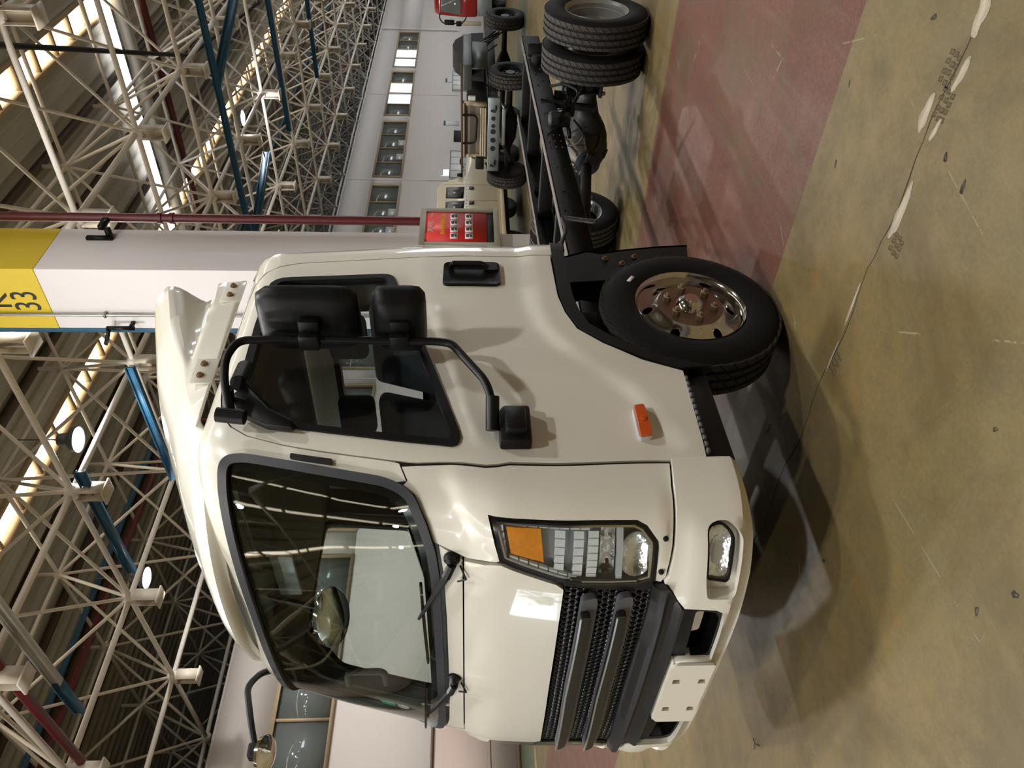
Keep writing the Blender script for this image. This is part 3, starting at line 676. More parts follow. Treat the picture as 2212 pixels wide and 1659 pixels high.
def inset(P, d):
    n = len(P); out = []
    ar = sum(P[i][0]*P[(i+1) % n][1]-P[(i+1) % n][0]*P[i][1] for i in range(n)); sg = 1 if ar > 0 else -1
    for i in range(n):
        a, b, c = Vector(P[i-1]), Vector(P[i]), Vector(P[(i+1) % n])
        e1, e2 = (b-a), (c-b)
        if e1.length < 1e-6 or e2.length < 1e-6: out.append(tuple(b)); continue
        e1.normalize(); e2.normalize(); n1, n2 = Vector((-e1.y, e1.x))*sg, Vector((-e2.y, e2.x))*sg; m_ = n1+n2
        if m_.length < 1e-3: m_ = n1.copy()
        m_.normalize(); out.append(tuple(b+m_*d/max(.45, m_.dot(n1))))
    return out

truck = root('light_truck', (3.0, CYC, 0), 'cream cab-over light truck with bare black chassis in front', 'truck')

# ---- outlines on the cab skin (u along the skin from the nose, v height), left flank has u < 0
DOOR = [(-2.442, 1.417), (-2.420, 2.18), (-2.395, 2.27), (-2.345, 2.330), (-2.26, 2.378), (-2.10, 2.396), (-1.90, 2.396), (-1.42, 2.374), (-1.325, 2.353), (-1.195, 2.320), (-1.13, 2.274), (-1.09, 2.206), (-1.070, 2.066), (-1.062, 1.910), (-1.057, 1.667), (-1.060, 1.578), (-1.100, 1.335), (-1.129, 1.253), (-1.166, .676), (-1.174, .546), (-1.632, .540), (-1.698, .694), (-1.797, .840), (-1.890, .938), (-2.002, .979), (-2.123, 1.001), (-2.262, 1.006), (-2.442, 1.011)]
DWIN = round_poly([(-2.276, 2.297), (-2.289, 1.740), (-2.168, 1.708), (-1.739, 1.574), (-1.205, 1.421), (-1.150, 1.440), (-1.150, 1.663), (-1.157, 1.921), (-1.164, 2.085), (-1.374, 2.282), (-1.440, 2.296), (-1.85, 2.305)], [.09, .05, .03, .02, .03, .03, .02, .02, .05, .05, .02, .02], 4)
WSL = [(0, 2.318), (-.30, 2.317), (-.62, 2.312), (-.83, 2.308), (-.917, 2.303), (-.955, 2.294), (-.985, 2.265), (-1.000, 2.204), (-1.000, 2.025), (-.985, 1.688), (-.965, 1.624), (-.934, 1.583), (-.835, 1.542), (-.720, 1.512), (-.583, 1.499), (-.339, 1.496), (0, 1.495)]
WS = round_poly(WSL+[(-u, v) for u, v in reversed(WSL[1:-1])], .03, 3)
HL = [(-.916, 1.331), (-.928, .97), (-.931, .825), (-.914, .790), (-.859, .748), (-.834, .744), (-.688, .742), (-.660, .80), (-.652, .90), (-.651, .997), (-.672, 1.087), (-.710, 1.206), (-.741, 1.289)]
# flank relief: soft crease swept over the wheel arch
ARCH = [(-1.17, .62), (-1.40, .70), (-1.58, .82), (-1.74, .99), (-1.90, 1.09), (-2.05, 1.125), (-2.25, 1.135), (-2.75, 1.135)]
def dist_poly(u, v, P):
    best = 9; sgn = 0
    for a, b in zip(P, P[1:]):
        ex, ey = b[0]-a[0], b[1]-a[1]; t = max(0, min(1, ((u-a[0])*ex+(v-a[1])*ey)/(ex*ex+ey*ey))); dx, dy = u-a[0]-t*ex, v-a[1]-t*ey; d_ = math.hypot(dx, dy)
        if d_ < best: best, sgn = d_, (1 if ex*dy-ey*dx > 0 else -1)
    return best*sgn
def sstep(x): x = max(0, min(1, x)); return x*x*(3-2*x)
def flank(u, v):
    if u < -1.05:
        d_ = dist_poly(u, v, ARCH); r_ = .011*sstep((d_+.03)/.07)*sstep((u+2.9)/.3)       # below the line the skin stands proud
        k = dist_poly(u, v, [(-2.75, 1.60), (-2.30, 1.60), (-1.16, 1.355), (-1.06, 1.34)])
        r_ += .012*(1-sstep((abs(k)-.0)/.05))*(.2 if u < -2.0 else 1)
        return r_*sstep((-1.17-u)/.08)
    return 0.0
door = panel('door', DOOR, 'paint', truck, [DWIN], 0, .03, .036, flank)
panel('window_seal', DWIN, 'black', door, [inset(DWIN, .034)], .008, .03, .03)
panel('window_glass', inset(DWIN, .03), 'sideglass', door, [], -.012, .004, .06)
panel('door_gap_backing', inset(DOOR, -.022), 'void', door, [inset(DOOR, .014)], -.010, .006, .05)  # near-black strip painting in the shade of the door gap
# door card inside, low
panel('door_card', inset(DOOR, .06), 'trim', door, [inset(DWIN, -.03)], -.06, .01, .10)
# ---- cab shell: roof sides, pillars and rear corners
g = .006
def gap(P): return P
left_edge = [(-2.449, 1.0), (-2.449, 1.417), (-2.427, 2.182), (-2.402, 2.275), (-2.350, 2.337), (-2.262, 2.385), (-2.10, 2.403), (-1.90, 2.403), (-1.42, 2.381), (-1.323, 2.360), (-1.190, 2.327), (-1.123, 2.278), (-1.083, 2.207), (-1.063, 2.066), (-1.055, 1.910), (-1.050, 1.667), (-1.046, 1.640), (-.985, 1.615)]
ws_up = [(-.985, 1.688), (-1.0, 2.025), (-1.0, 2.204), (-.985, 2.265), (-.955, 2.294), (-.917, 2.303), (-.83, 2.308), (-.62, 2.312), (-.30, 2.317), (0, 2.318)]
half = left_edge+[(-.975, 1.65)]+ws_up
SHELL = half+mirror_uv(half)[1:]+[(2.63, 1.0), (2.63, VTOP), (-2.63, VTOP), (-2.63, 1.0)]
panel('cab_shell', SHELL, 'paint', truck, [], 0, .025, .045, lambda u, v: flank(u, v) if v < 1.3 and u < 0 else 0)
# roof skin and inner lining
ring = [SK(-2.72+5.44*k/80, VTOP) for k in range(81)]
b = MB(); n = len(ring); c_ = Vector((2.5, CYC, 2.435))
b.add(ring+[p+Vector((0, 0, -.02)) for p in ring]+[c_, c_+Vector((0, 0, -.03))], [(i, i+1, 2*n) for i in range(n-1)]+[(n-1, 0, 2*n)]+[(n+i+1, n+i, 2*n+1) for i in range(n-1)]+[(n, 2*n-1, 2*n+1)])
b.obj('roof', 'paint', truck)
rl = [SK(-2.60+5.2*k/60, 2.27, -.05) for k in range(61)]
b = MB(); b.prism(rl, (0, 0, .01)); b.obj('headliner', 'headliner', truck, smooth=0)
# right door: same panel mirrored
doorR = panel('door', mirror_uv(DOOR), 'paint', truck, [mirror_uv(DWIN)], 0, .03, .06)
panel('window_seal', mirror_uv(DWIN), 'black', doorR, [inset(mirror_uv(DWIN), .034)], .008, .03, .04)
panel('window_glass', inset(mirror_uv(DWIN), .03), 'sideglass', doorR, [], -.012, .004, .08)
panel('door_card', inset(mirror_uv(DOOR), .06), 'trim', doorR, [inset(mirror_uv(DWIN), -.03)], -.06, .01, .12)
# rear wall of the cab with its window
RS = lambda u, v, off=0.0: Vector((CXR-.02+off, CYC+u, v))
rw = round_poly([(-.62, 1.62), (.62, 1.62), (.60, 2.12), (-.60, 2.12)], .08)
rear = panel('rear_panel', [(-.90, .95), (.90, .95), (.90, 1.6), (.84, 2.3), (.78, 2.40), (-.78, 2.40), (-.84, 2.3), (-.90, 1.6)], 'paint', truck, [rw], 0, .03, .12, None, 35, RS)
panel('rear_window_seal', rw, 'black', rear, [inset(rw, .03)], .005, .05, .08, None, 35, RS)
panel('rear_window_glass', inset(rw, .025), 'sideglass', rear, [], -.01, .004, .15, None, 35, RS)
# ---- windscreen
ws = panel('windscreen', inset(WS, .028), 'glass', truck, [], -.004, .005, .06)
panel('windscreen_seal', WS, 'rubber', ws, [inset(WS, .034)], .014, .035, .035)
panel('screen_border', inset(WS, .030), 'blackgloss', ws, [[(u*.960, 1.56+(v-1.53)*.945) for u, v in inset(WS, .030)]], -.012, .002, .05)
panel('sticker', [(.60+.03*math.cos(t*PI/6), 1.70+.028*math.sin(t*PI/6)) for t in range(12)], 'white', ws, [], -.012, .001, .05)
panel('sticker', [(.56, 1.745), (.62, 1.735), (.62, 1.80), (.57, 1.81)], 'sticker_teal', ws, [], -.012, .001, .05)
# ---- nose panels
CORN = [(-1.044, 1.578), (-1.034, 1.630), (-.984, 1.608), (-.965, 1.622), (-.934, 1.581), (-.835, 1.540), (-.757, 1.518), (-.722, 1.425), (-.716, 1.40), (-.735, 1.30)]+[HL[12], (-.916, 1.331), (-.928, .97), (-.931, .825), (-.914, .790), (-.859, .748), (-.834, .744), (-.690, .742), (-.686, .722), (-.714, .708), (-.841, .700), (-.956, .699), (-1.054, .697), (-1.151, .685), (-1.113, 1.253), (-1.084, 1.335)]
def corner_relief(u, v):
    d_ = dist_poly(u, v, [(-1.05, 1.47), (-.90, 1.43), (-.80, 1.36), (-.76, 1.22)])
    return .014*sstep((-d_+.03)/.06)*sstep((-.74-u)/.05)*(1 if v > .72 else .3)*sstep((u+1.10)/.14)
panel('corner_panel', CORN, 'paint', truck, [], .0, .025, .030, corner_relief)
panel('corner_panel', mirror_uv(CORN), 'paint', truck, [], .0, .025, .04, lambda u, v: corner_relief(-u, v))
for sg in (-1, 1):
    for u, v in ((.872, .726), (.735, .727)):
        p0_ = SK(sg*u, v, .012 if u > .8 else .004); nrm = (SK(sg*u, v, .1)-SK(sg*u, v, 0)).normalized()
        MB().lathe(p0_, nrm, [(.010, -.012), (.010, .004), (.007, .006), (.001, .006)], 12).obj('corner_screw', 'black', truck)
COWL_T = [(-.745, 1.500), (-.60, 1.484), (-.34, 1.478), (0, 1.477)]
COWL = COWL_T+mirror_uv(COWL_T)[1:]+[(.700, 1.4175), (-.700, 1.4175)]
panel('cowl_panel', COWL, 'paint', truck, [], 0, .02, .04)
HOOD = [(-.703, 1.4115), (-.712, 1.34), (-.728, 1.285), (-.700, 1.206), (-.662, 1.087), (-.640, 1.062), (-.45, 1.066), (0, 1.068), (.45, 1.066), (.640, 1.062), (.662, 1.087), (.700, 1.206), (.728, 1.285), (.712, 1.34), (.703, 1.4115)]
hoodp = panel('front_panel', HOOD, 'paint', truck, [], .006, .03, .035)
panel('panel_gap', [(-.705, 1.422), (.705, 1.422), (.705, 1.407), (-.705, 1.407)], 'void', truck, [], -.025, .004, .06)
# dark backing so that panel gaps read as gaps
panel('inner_shell', [(-1.22, .56), (1.22, .56), (1.22, 1.40), (1.14, 1.47), (.7, 1.46), (-.7, 1.46), (-1.14, 1.47), (-1.22, 1.40)], 'void', truck, [], -.075, .01, .09)
# ---- grille
panel('grille_backing', [(-.69, .70), (.69, .70), (.67, 1.07), (-.67, 1.07)], 'void', truck, [], -.055, .01, .07)
b = MB(); PU, PV = .0300, .0250; row = 0; v = .765
while v < 1.060:
    u = -.640+(PU/2 if row % 2 else 0)
    while u < .645:
        out_ = [(u+PU*.50*math.cos(PI/6+k*PI/3)*1.12, v+PV*.62*math.sin(PI/6+k*PI/3)) for k in range(6)]
        inn = [(u+PU*.50*math.cos(PI/6+k*PI/3)*.86, v+PV*.62*math.sin(PI/6+k*PI/3)*.76) for k in range(6)]
        V = [SK(p, q, -.004) for p, q in out_]+[SK(p, q, -.004) for p, q in inn]+[SK(p, q, -.022) for p, q in inn]
        b.add(V, [(k, (k+1) % 6, 6+(k+1) % 6, 6+k) for k in range(6)]+[(6+k, 6+(k+1) % 6, 12+(k+1) % 6, 12+k) for k in range(6)])
        if row % 3 != 1 and (int(u*97)+row) % 3 != 0: b.add([SK(p, q, -.020) for p, q in inn], [(0, 1, 2, 3, 4, 5)])
        u += PU
    v += PV*.93; row += 1
gm = b.obj('grille_mesh', 'blackgloss', truck, smooth=0, fix=False); gm['kind'] = 'stuff'
def slat(v0, v1, uw):
    P = round_poly([(-uw, v0+.004), (-uw+.03, v0), (0, v0+.004), (uw-.03, v0), (uw, v0+.004), (uw, v1), (0, v1+.008), (-uw, v1)], [.02, .01, .01, .01, .02, .02, .01, .02], 3)
    s_ = panel('grille_bar', P, 'anth', truck, [], .020, .03, .03, lambda u, v: .012*sstep((v-v0)/(v1-v0)))
    iw = uw-.062; Q = round_poly([(-iw, v0+.022), (0, v0+.026), (iw, v0+.022), (iw+.004, v1+.003), (0, v1+.010), (-iw-.004, v1+.003)], [.025, .01, .025, .01, .01, .01], 3)
    panel('bar_inlay', Q, 'band', s_, [], .052, .025, .02, lambda u, v: .008*sstep((v-v0-.02)/.03))
    R_ = [(-iw, v1-.001), (0, v1+.007), (iw, v1-.001), (iw, v1+.005), (0, v1+.013), (-iw, v1+.005)]
    panel('chrome_strip', R_, 'satin', s_, [], .066, .006, .03)
slat(.938, .998, .618); slat(.812, .870, .628)
panel('grille_side', [(-.690, 1.070), (-.655, 1.062), (-.640, .97), (-.640, .76), (-.672, .745), (-.690, .76)], 'black', truck, [], .0, .03, .05)
panel('grille_side', mirror_uv([(-.690, 1.070), (-.655, 1.062), (-.640, .97), (-.640, .76), (-.672, .745), (-.690, .76)]), 'black', truck, [], .0, .03, .05)
# black stepped band under the grille
LB = [(-.686, .706), (-.655, .683), (-.606, .656), (-.577, .630)]
BAND = [(-.672, .748), (-.34, .760), (0, .764), (.34, .760), (.672, .748), (.686, .706), (.655, .683), (.606, .656), (.577, .630), (0, .634), (-.577, .630), (-.606, .656), (-.655, .683), (-.686, .706)]
panel('lower_grille_band', BAND, 'band', truck, [], .012, .04, .022, lambda u, v: .028*sstep((.745-v)/.02)-.030*sstep((.700-v)/.018)+.022*sstep((.660-v)/.018))
# ---- bumper
def lip(u, v):
    r_ = .016
    r_ += .012*sstep((.655-v)/.02)*sstep((.98-abs(u))/.1) - .040*sstep((.470-v)/.05)
    return r_
BT = [(-1.166, .677), (-1.054, .689), (-.956, .690), (-.841, .690), (-.722, .698), (-.692, .712), (-.690, .702), (-.660, .680), (-.612, .654), (-.583, .628)]
INS = [(-.578, .628), (-.572, .512), (-.556, .484), (-.53, .474), (-.43, .468), (0, .462)]
INSERT = INS+mirror_uv(INS)[1:]
BB = [(1.172, .44), (1.035, .428), (.89, .416), (.72, .406), (.475, .400), (0, .398), (-.475, .400), (-.72, .406), (-.89, .416), (-1.035, .428), (-1.172, .44)]
BUMP = BT+[p for p in INS[1:]]+[(-u, v) for u, v in reversed(INS[1:-1])]+[(-u, v) for u, v in reversed(BT)]+BB
FOG = round_poly([(-.925, .590), (-.945, .52), (-.890, .462), (-.76, .456), (-.645, .452), (-.628, .47), (-.630, .556), (-.72, .574)], [.03, .04, .03, .02, .02, .02, .02, .03], 4)
bump = panel('bumper', BUMP, 'paint_bumper', truck, [FOG, mirror_uv(FOG)], .0, .03, .026, lip)
FL = round_poly([(-.915, .585), (-.935, .53), (-.885, .482), (-.70, .480), (-.685, .49), (-.70, .564)], [.03, .04, .03, .015, .015, .015], 4)
for sg in (-1, 1):
    fo = FOG if sg < 0 else mirror_uv(FOG); fl_ = FL if sg < 0 else mirror_uv(FL)
    panel('fog_recess', inset(fo, -.004), 'paint_bumper', bump, [], -.028, .01, .03)
    # recess walls
    b = MB(); fd = dense(fo, .03); n = len(fd); b.add([SK(u, v, lip(u, v)-.004) for u, v in fd]+[SK(u, v, -.03) for u, v in fd], [(i, (i+1) % n, n+(i+1) % n, n+i) for i in range(n)]); b.obj('fog_recess_wall', 'paint_bumper', bump, fix=False)
    fog = panel('fog_lamp', fl_, 'black', truck, [inset(fl_, .008)], .002, .035, .03)
    panel('fog_lens', inset(fl_, .007), 'lens', fog, [], .0, .003, .04)
    panel('fog_reflector', inset(fl_, .010), 'reflector', fog, [], -.012, .004, .014, lambda u, v: -.022*max(0, 1-(((abs(u)-.80)/.10)**2+((v-.53)/.045)**2))+.003*math.sin(u*260)*math.sin(v*120))
OPEN = round_poly([(-.542, .574), (-.530, .500), (-.500, .480), (-.262, .474), (-.240, .566)], [.02, .03, .02, .02, .02], 4)
ins_p = panel('bumper_insert', INSERT, 'black', truck, [OPEN, mirror_uv(OPEN)], .004, .035, .03)
for O_ in (OPEN, mirror_uv(OPEN)):
    b = MB(); od = dense(O_, .03); n = len(od); b.add([SK(u, v, .002) for u, v in od]+[SK(u*.97, v+.012, -.10) for u, v in od], [(i, (i+1) % n, n+(i+1) % n, n+i) for i in range(n)])
    b.obj('opening_sleeve', 'blackgloss', ins_p, fix=False)
# plate bracket
PB = lambda u, v, off=0.0: Vector((CX0_-.045-off, CYC+u, v))
pb = round_poly([(-.246, .448), (.246, .448), (.246, .600), (.22, .618), (-.22, .618), (-.246, .600)], .012, 3)
slots = [[(sx-.017, sz-.016), (sx+.017, sz-.016), (sx+.017, sz+.016), (sx-.017, sz+.016)] for sx in (-.115, .125) for sz in (.475, .578)]
plate = panel('plate_bracket', pb, 'plate', truck, slots, .0, .014, .05, None, 35, PB)
b = MB(); b.box((CX0_-.035, CYC-.235, .455), (CX0_+.01, CYC+.235, .61)); 
b = MB()
for a0, a1 in (((-.246, .45), (-.234, .61)), ((.234, .45), (.246, .61))): b.box((CX0_-.033, CYC+a0[0], a0[1]), (CX0_+.03, CYC+a1[0], a1[1]))
b.box((CX0_-.033, CYC-.246, .604), (CX0_+.03, CYC+.246, .616)); b.obj('bracket_side', 'plate', plate, smooth=0)
for sx in (-.115, .125):
    for sz in (.475, .578): MB().box((CX0_-.034, CYC+sx-.014, sz-.003), (CX0_-.03, CYC+sx+.017, sz+.016)).obj('slot_clip', 'cabframe', plate, smooth=0)
# ---- headlamps
def bowl(u0, v0, ru, rv, dep):
    return lambda u, v: -dep*math.sqrt(max(0, 1-((abs(u)-u0)/ru)**2-((v-v0)/rv)**2))
for sg in (-1, 1):
    O_ = HL if sg < 0 else mirror_uv(HL); fx = (lambda P: P) if sg < 0 else mirror_uv
    hl = panel('headlamp', O_, 'blackgloss', truck, [inset(O_, .020)], .002, .05, .03)
    inner = inset(O_, .014)
    panel('lamp_lens', inner, 'lens', hl, [], .006, .004, .04)
    panel('lamp_housing', inner, 'lampgrey', hl, [], -.050, .004, .03)
    rim_ = inset(O_, .018); panel('lamp_rim', rim_, 'chrome', hl, [inset(rim_, .010)], .0, .045, .03)
    panel('turn_signal', fx([(-.878, 1.268), (-.884, 1.150), (-.745, 1.135), (-.775, 1.250)]), 'amber', hl, [], -.012, .02, .03, lambda u, v: .004*math.sin(v*420)*math.sin(u*300))
    for v0, v1 in ((1.100, 1.065), (1.035, 1.000)):
        for k in range(6):
            ua, ub = -.880+.034*k, -.880+.034*k+.029
            panel('light_guide', fx([(ua, v0-.006*k*.2), (ua, v1), (ub, v1), (ub, v0)]), 'prism', hl, [], -.014, .012, .05)
    for k in range(9): panel('edge_prism', fx([(-.908, 1.30-k*.036), (-.908, 1.27-k*.036), (-.888, 1.27-k*.036), (-.888, 1.30-k*.036)]), 'prism', hl, [], -.008, .014, .05)
    for k in range(5): panel('edge_prism', fx([(-.885+k*.028, 1.300-k*.004), (-.885+k*.028, 1.278-k*.004), (-.861+k*.028, 1.277-k*.004), (-.861+k*.028, 1.299-k*.004)]), 'prism', hl, [], -.008, .014, .05)
    for k in range(9): panel('edge_prism', fx([(-.768+k*.0115, 1.255-k*.0345), (-.760+k*.0115, 1.225-k*.0345), (-.740+k*.0115, 1.222-k*.0345), (-.748+k*.0115, 1.252-k*.0345)]), 'prism', hl, [], -.008, .014, .05)
    for k in range(7): panel('edge_prism', fx([(-.884+k*.030, .985), (-.884+k*.030, .950), (-.858+k*.030, .950), (-.858+k*.030, .985)]), 'prism', hl, [], -.010, .014, .05)
    panel('lamp_divider', fx([(-.908, .888), (-.908, .868), (-.672, .860), (-.672, .880)]), 'lampgrey', hl, [], -.004, .035, .03)
    panel('low_beam_reflector', fx([(-.79+.095*math.cos(t*PI/12), .815+.060*math.sin(t*PI/12)) for t in range(24)]), 'reflector', hl, [], -.006, .003, .012, bowl(.79, .815, .096, .061, .042))
    panel('high_beam_reflector', fx([(-.895, .942), (-.895, .892), (-.675, .888), (-.670, .942)]), 'reflector', hl, [], -.018, .003, .016, lambda u, v: -.028*math.sin(max(0, min(1, (v-.888)/.056))*PI)+.004*math.sin(u*110))
    bp = SK(sg*.76, .915, -.025); MB().lathe(bp, (-1, -.2*sg*-1, 0), [(.001, .012), (.007, .010), (.007, 0)], 10).obj('lamp_bulb', 'blackgloss', hl)
# ---- fender liner, sill step, mud guard
ARC2 = [(-1.640, .548), (-1.705, .694), (-1.803, .836), (-1.893, .932), (-2.002, .972), (-2.123, .994), (-2.262, .999), (-2.449, 1.003), (-2.60, 1.003)]
ARC3 = [(-1.655, .43), (-1.735, .66), (-1.835, .80), (-1.915, .885), (-2.01, .918), (-2.12, .935), (-2.262, .940), (-2.449, .945), (-2.60, .945)]
panel('arch_flare', ARC2+ARC3[::-1], 'black', truck, [], .020, .10, .035)
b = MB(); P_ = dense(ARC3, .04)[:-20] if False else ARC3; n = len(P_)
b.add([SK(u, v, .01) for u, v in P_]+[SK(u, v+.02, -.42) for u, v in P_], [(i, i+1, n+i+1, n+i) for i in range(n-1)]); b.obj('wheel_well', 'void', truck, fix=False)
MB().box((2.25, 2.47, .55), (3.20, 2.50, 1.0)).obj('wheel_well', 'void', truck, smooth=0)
b = MB(); b.prism([(1.80, 2.05, .44), (2.27, 2.06, .44), (2.235, 2.06, .535), (1.80, 2.05, .535)], (0, .30, 0)); stp = b.obj('step_sill', 'black', truck, bevel=.008)
for k in range(13): MB().box((1.83+k*.032, 2.035, .528), (1.847+k*.032, 2.10, .541)).obj('step_tooth', 'anth', stp, smooth=0)
gp = [(3.22, 1.00), (3.20, .93), (3.26, .80), (3.24, .74), (3.27, .62), (3.30, .46), (3.32, .28), (3.00, .33), (3.02, .60), (2.98, .95)]
b = MB(); b.prism([(x+.02, 2.14, z) for x, z in gp], (0, .02, 0)); b.prism([(x+.02, 2.14, z) for x, z in gp[:7]]+[(x+.005, 2.14, z) for x, z in gp[6::-1]], (0, .30, 0)); mg = b.obj('mud_guard', 'black', truck, smooth=30)
for x, z in ((3.20, .72), (3.16, .64), (3.22, .57)): MB().lathe((x, 2.138, z), (0, -1, 0), [(.016, 0), (.016, .004), (.009, .006), (.007, .016), (.001, .016)], 10).obj('guard_bolt', 'bolt', mg)
# ---- door furniture
HB = round_poly([(-2.368, 1.508), (-2.374, 1.254), (-2.198, 1.250), (-2.185, 1.512)], .03, 4)
hd = panel('handle_recess', HB, 'black', door, [], .016, .02, .022, lambda u, v: -.012*sstep((1.0-max(abs(u+2.28)/.085, abs(v-1.38)/.122))*5))
b = MB(); b.tube(arcpath([SK(-2.335, 1.475, .002), SK(-2.335, 1.47, .030), SK(-2.335, 1.33, .032), SK(-2.325, 1.295, .006)], .02), .012, 8); b.obj('door_handle', 'blackgloss', door)
panel('handle_pad', round_poly([(-2.36, 1.33), (-2.36, 1.262), (-2.30, 1.262), (-2.30, 1.33)], .012), 'black', door, [], .022, .02, .03)
SL = round_poly([(-1.408, .775), (-1.420, .736), (-1.266, .730), (-1.254, .774)], .010, 3)
sl_ = panel('side_marker', inset(SL, -.004), 'lampgrey', door, [], .020, .02, .03)
panel('marker_lens', SL, 'orange', door, [], .032, .014, .02, lambda u, v: .006*(1-((u+1.335)/.08)**2))
b = MB().lathe(SK(-1.336, .754, .036), (SK(-1.336, .754, 1)-SK(-1.336, .754, 0)), [(.013, 0), (.013, .006), (.009, .007), (.001, .007)], 14); b.obj('marker_boss', 'orange', door)
vt = panel('pillar_vent', round_poly([(-1.030, 2.032), (-1.028, 1.878), (-1.004, 1.878), (-1.008, 2.032)], .006, 2), 'black', truck, [], .012, .02, .02)
# ---- wipers
def wiper(base, elbow, tip0, tip1):
    w_ = MB().lathe(SK(*base, .0), (SK(*base, 1)-SK(*base, 0)), [(.030, 0), (.030, .008), (.022, .014), (.018, .035), (.010, .042), (.001, .042)], 18).obj('wiper', 'black', truck)
    p0 = SK(*base, .040); p1 = SK(base[0]*.85+elbow[0]*.15, base[1]*.85+elbow[1]*.15, .048); p2 = SK(*elbow, .034)
    b = MB(); b.tube([p0, p1], .017, 8); b.tube([p1, p2], [.014, .006], 6); b.obj('wiper_arm', 'black', w_)
    b = MB(); N_ = 12
    L1 = [(tip0[0]+(tip1[0]-tip0[0])*k/N_, tip0[1]+(tip1[1]-tip0[1])*k/N_) for k in range(N_+1)]
    b.tube([SK(u, v, .016) for u, v in L1], .006, 6); b.tube([SK(u, v, .028+.008*math.sin(PI*k/N_)) for k, (u, v) in enumerate(L1)], .005, 6)
    for k in range(1, N_, 2): b.tube([SK(*L1[k], .015), SK(*L1[k], .034)], .006, 6)
    b.obj('wiper_blade', 'blackgloss', w_)
    b = MB(); b.tube([SK(base[0]+.02, base[1]-.03, .01), SK(base[0]+.07, base[1]-.05, .02), SK(base[0]+.10, base[1]-.02, .012)], .004, 6); b.obj('washer_hose', 'black', w_)
wiper((-.700, 1.455), (-.361, 1.584), (-.56, 1.570), (-.02, 1.560))
wiper((.110, 1.455), (.46, 1.570), (.20, 1.575), (.74, 1.600))
# ---- left mirrors on their bar
YB = 1.93
bar = [(1.93, 2.02, 1.31), (1.995, 1.965, 1.308), (2.08, YB, 1.33), (2.300, YB, 1.462), (2.312, YB, 1.52), (2.322, YB, 2.06), (2.315, YB, 2.274), (2.235, 1.945, 2.308), (2.14, 1.975, 2.298), (1.985, 2.02, 2.25)]
mir = MB().tube(arcpath(bar, .07, 5), .0158, 12).obj('mirror_bar', 'black', truck)
MB().tube([(2.02, 1.945, 1.309), (1.92, 2.02, 1.31)], .025, 12).obj('bar_socket', 'black', mir)
b = MB(); b.prism([(1.855, 2.00, 1.17), (2.035, 2.00, 1.17), (2.035, 2.00, 1.27), (2.01, 2.00, 1.285), (1.855, 2.00, 1.285)], (0, .06, 0)); b.prism([(1.88, 1.965, 1.19), (2.00, 1.965, 1.19), (1.98, 1.965, 1.265), (1.88, 1.965, 1.265)], (0, .05, 0)); b.obj('lower_mount', 'black', mir, bevel=.012)
b = MB(); P3 = [SK(-1.30, 2.29, .0), SK(-1.185, 2.25, 0), SK(-1.13, 2.13, 0), SK(-1.135, 2.03, 0), SK(-1.18, 2.03, 0), SK(-1.24, 2.14, 0), SK(-1.36, 2.24, 0)]
d_ = Vector((-.02, -.055, 0)); b.prism(P3, d_); b.obj('upper_mount', 'black', mir, bevel=.014)
MB().tube([(2.00, 2.015, 2.30), (1.99, 2.02, 2.20)], .028, 12).obj('mount_socket', 'black', mir)
MB().tube([SK(-1.22, 2.30, -.01)+Vector((0, -.01, 0)), Vector((2.12, 2.0, 2.285))], .022, 12).obj('mount_pivot', 'black', mir)
MB().tube([Vector((2.18, 2.03, 2.262)), Vector((2.30, 2.06, 2.268))], .035, 14).obj('pivot_cover', 'black', mir)
def mirror_head(y0, y1, z0, z1, x, name, taper):
    c_ = Vector(((x+.02), (y0+y1)/2, (z0+z1)/2)); hw, hh = (y1-y0)/2, (z1-z0)/2; b = MB(); N_ = 28; rings = []
    def ring_(k, dx, e=6.5):
        out_ = []
        for i in range(N_):
            a = 2*PI*i/N_; ca, sa = math.cos(a), math.sin(a); rr = (abs(ca)**e+abs(sa)**e)**(-1/e); out_.append(Vector((c_.x+dx, c_.y+hw*k*ca*rr, c_.z+hh*k*sa*rr)))
        return out_
    prof = [(.001, -.058), (.45, -.056), (.72, -.048), (.90, -.030), (.98, -.008), (1.0, .012), (.99, .030), (.93, .034)]
    V = []; [V.extend(ring_(k, dx*taper)) for k, dx in prof]
    F_ = [(i*N_+k, i*N_+(k+1) % N_, (i+1)*N_+(k+1) % N_, (i+1)*N_+k) for i in range(len(prof)-1) for k in range(N_)]
    b.add(V, F_); h_ = b.obj(name, 'black', mir, smooth=50)
    b = MB(); b.add(ring_(.93, .030*taper), [tuple(range(N_))]); b.obj('mirror_glass', 'chrome', mir, fix=False, smooth=0)
mirror_head(1.750, 2.045, 1.815, 2.212, 2.385, 'mirror_head', .75)
mirror_head(1.755, 2.045, 1.560, 1.770, 2.385, 'wide_mirror_head', 1.1)
for z0, z1 in ((1.965, 2.045), (1.625, 1.70)):
    b = MB(); b.obox((2.318, YB, (z0+z1)/2), (.028, 0, 0), (0, .035, 0), (0, 0, (z1-z0)/2)); b.obox((2.345, YB-.045, (z0+z1)/2), (.020, 0, 0), (0, .035, 0), (0, 0, (z1-z0)/2)); b.obj('mirror_clamp', 'black', mir, bevel=.010)
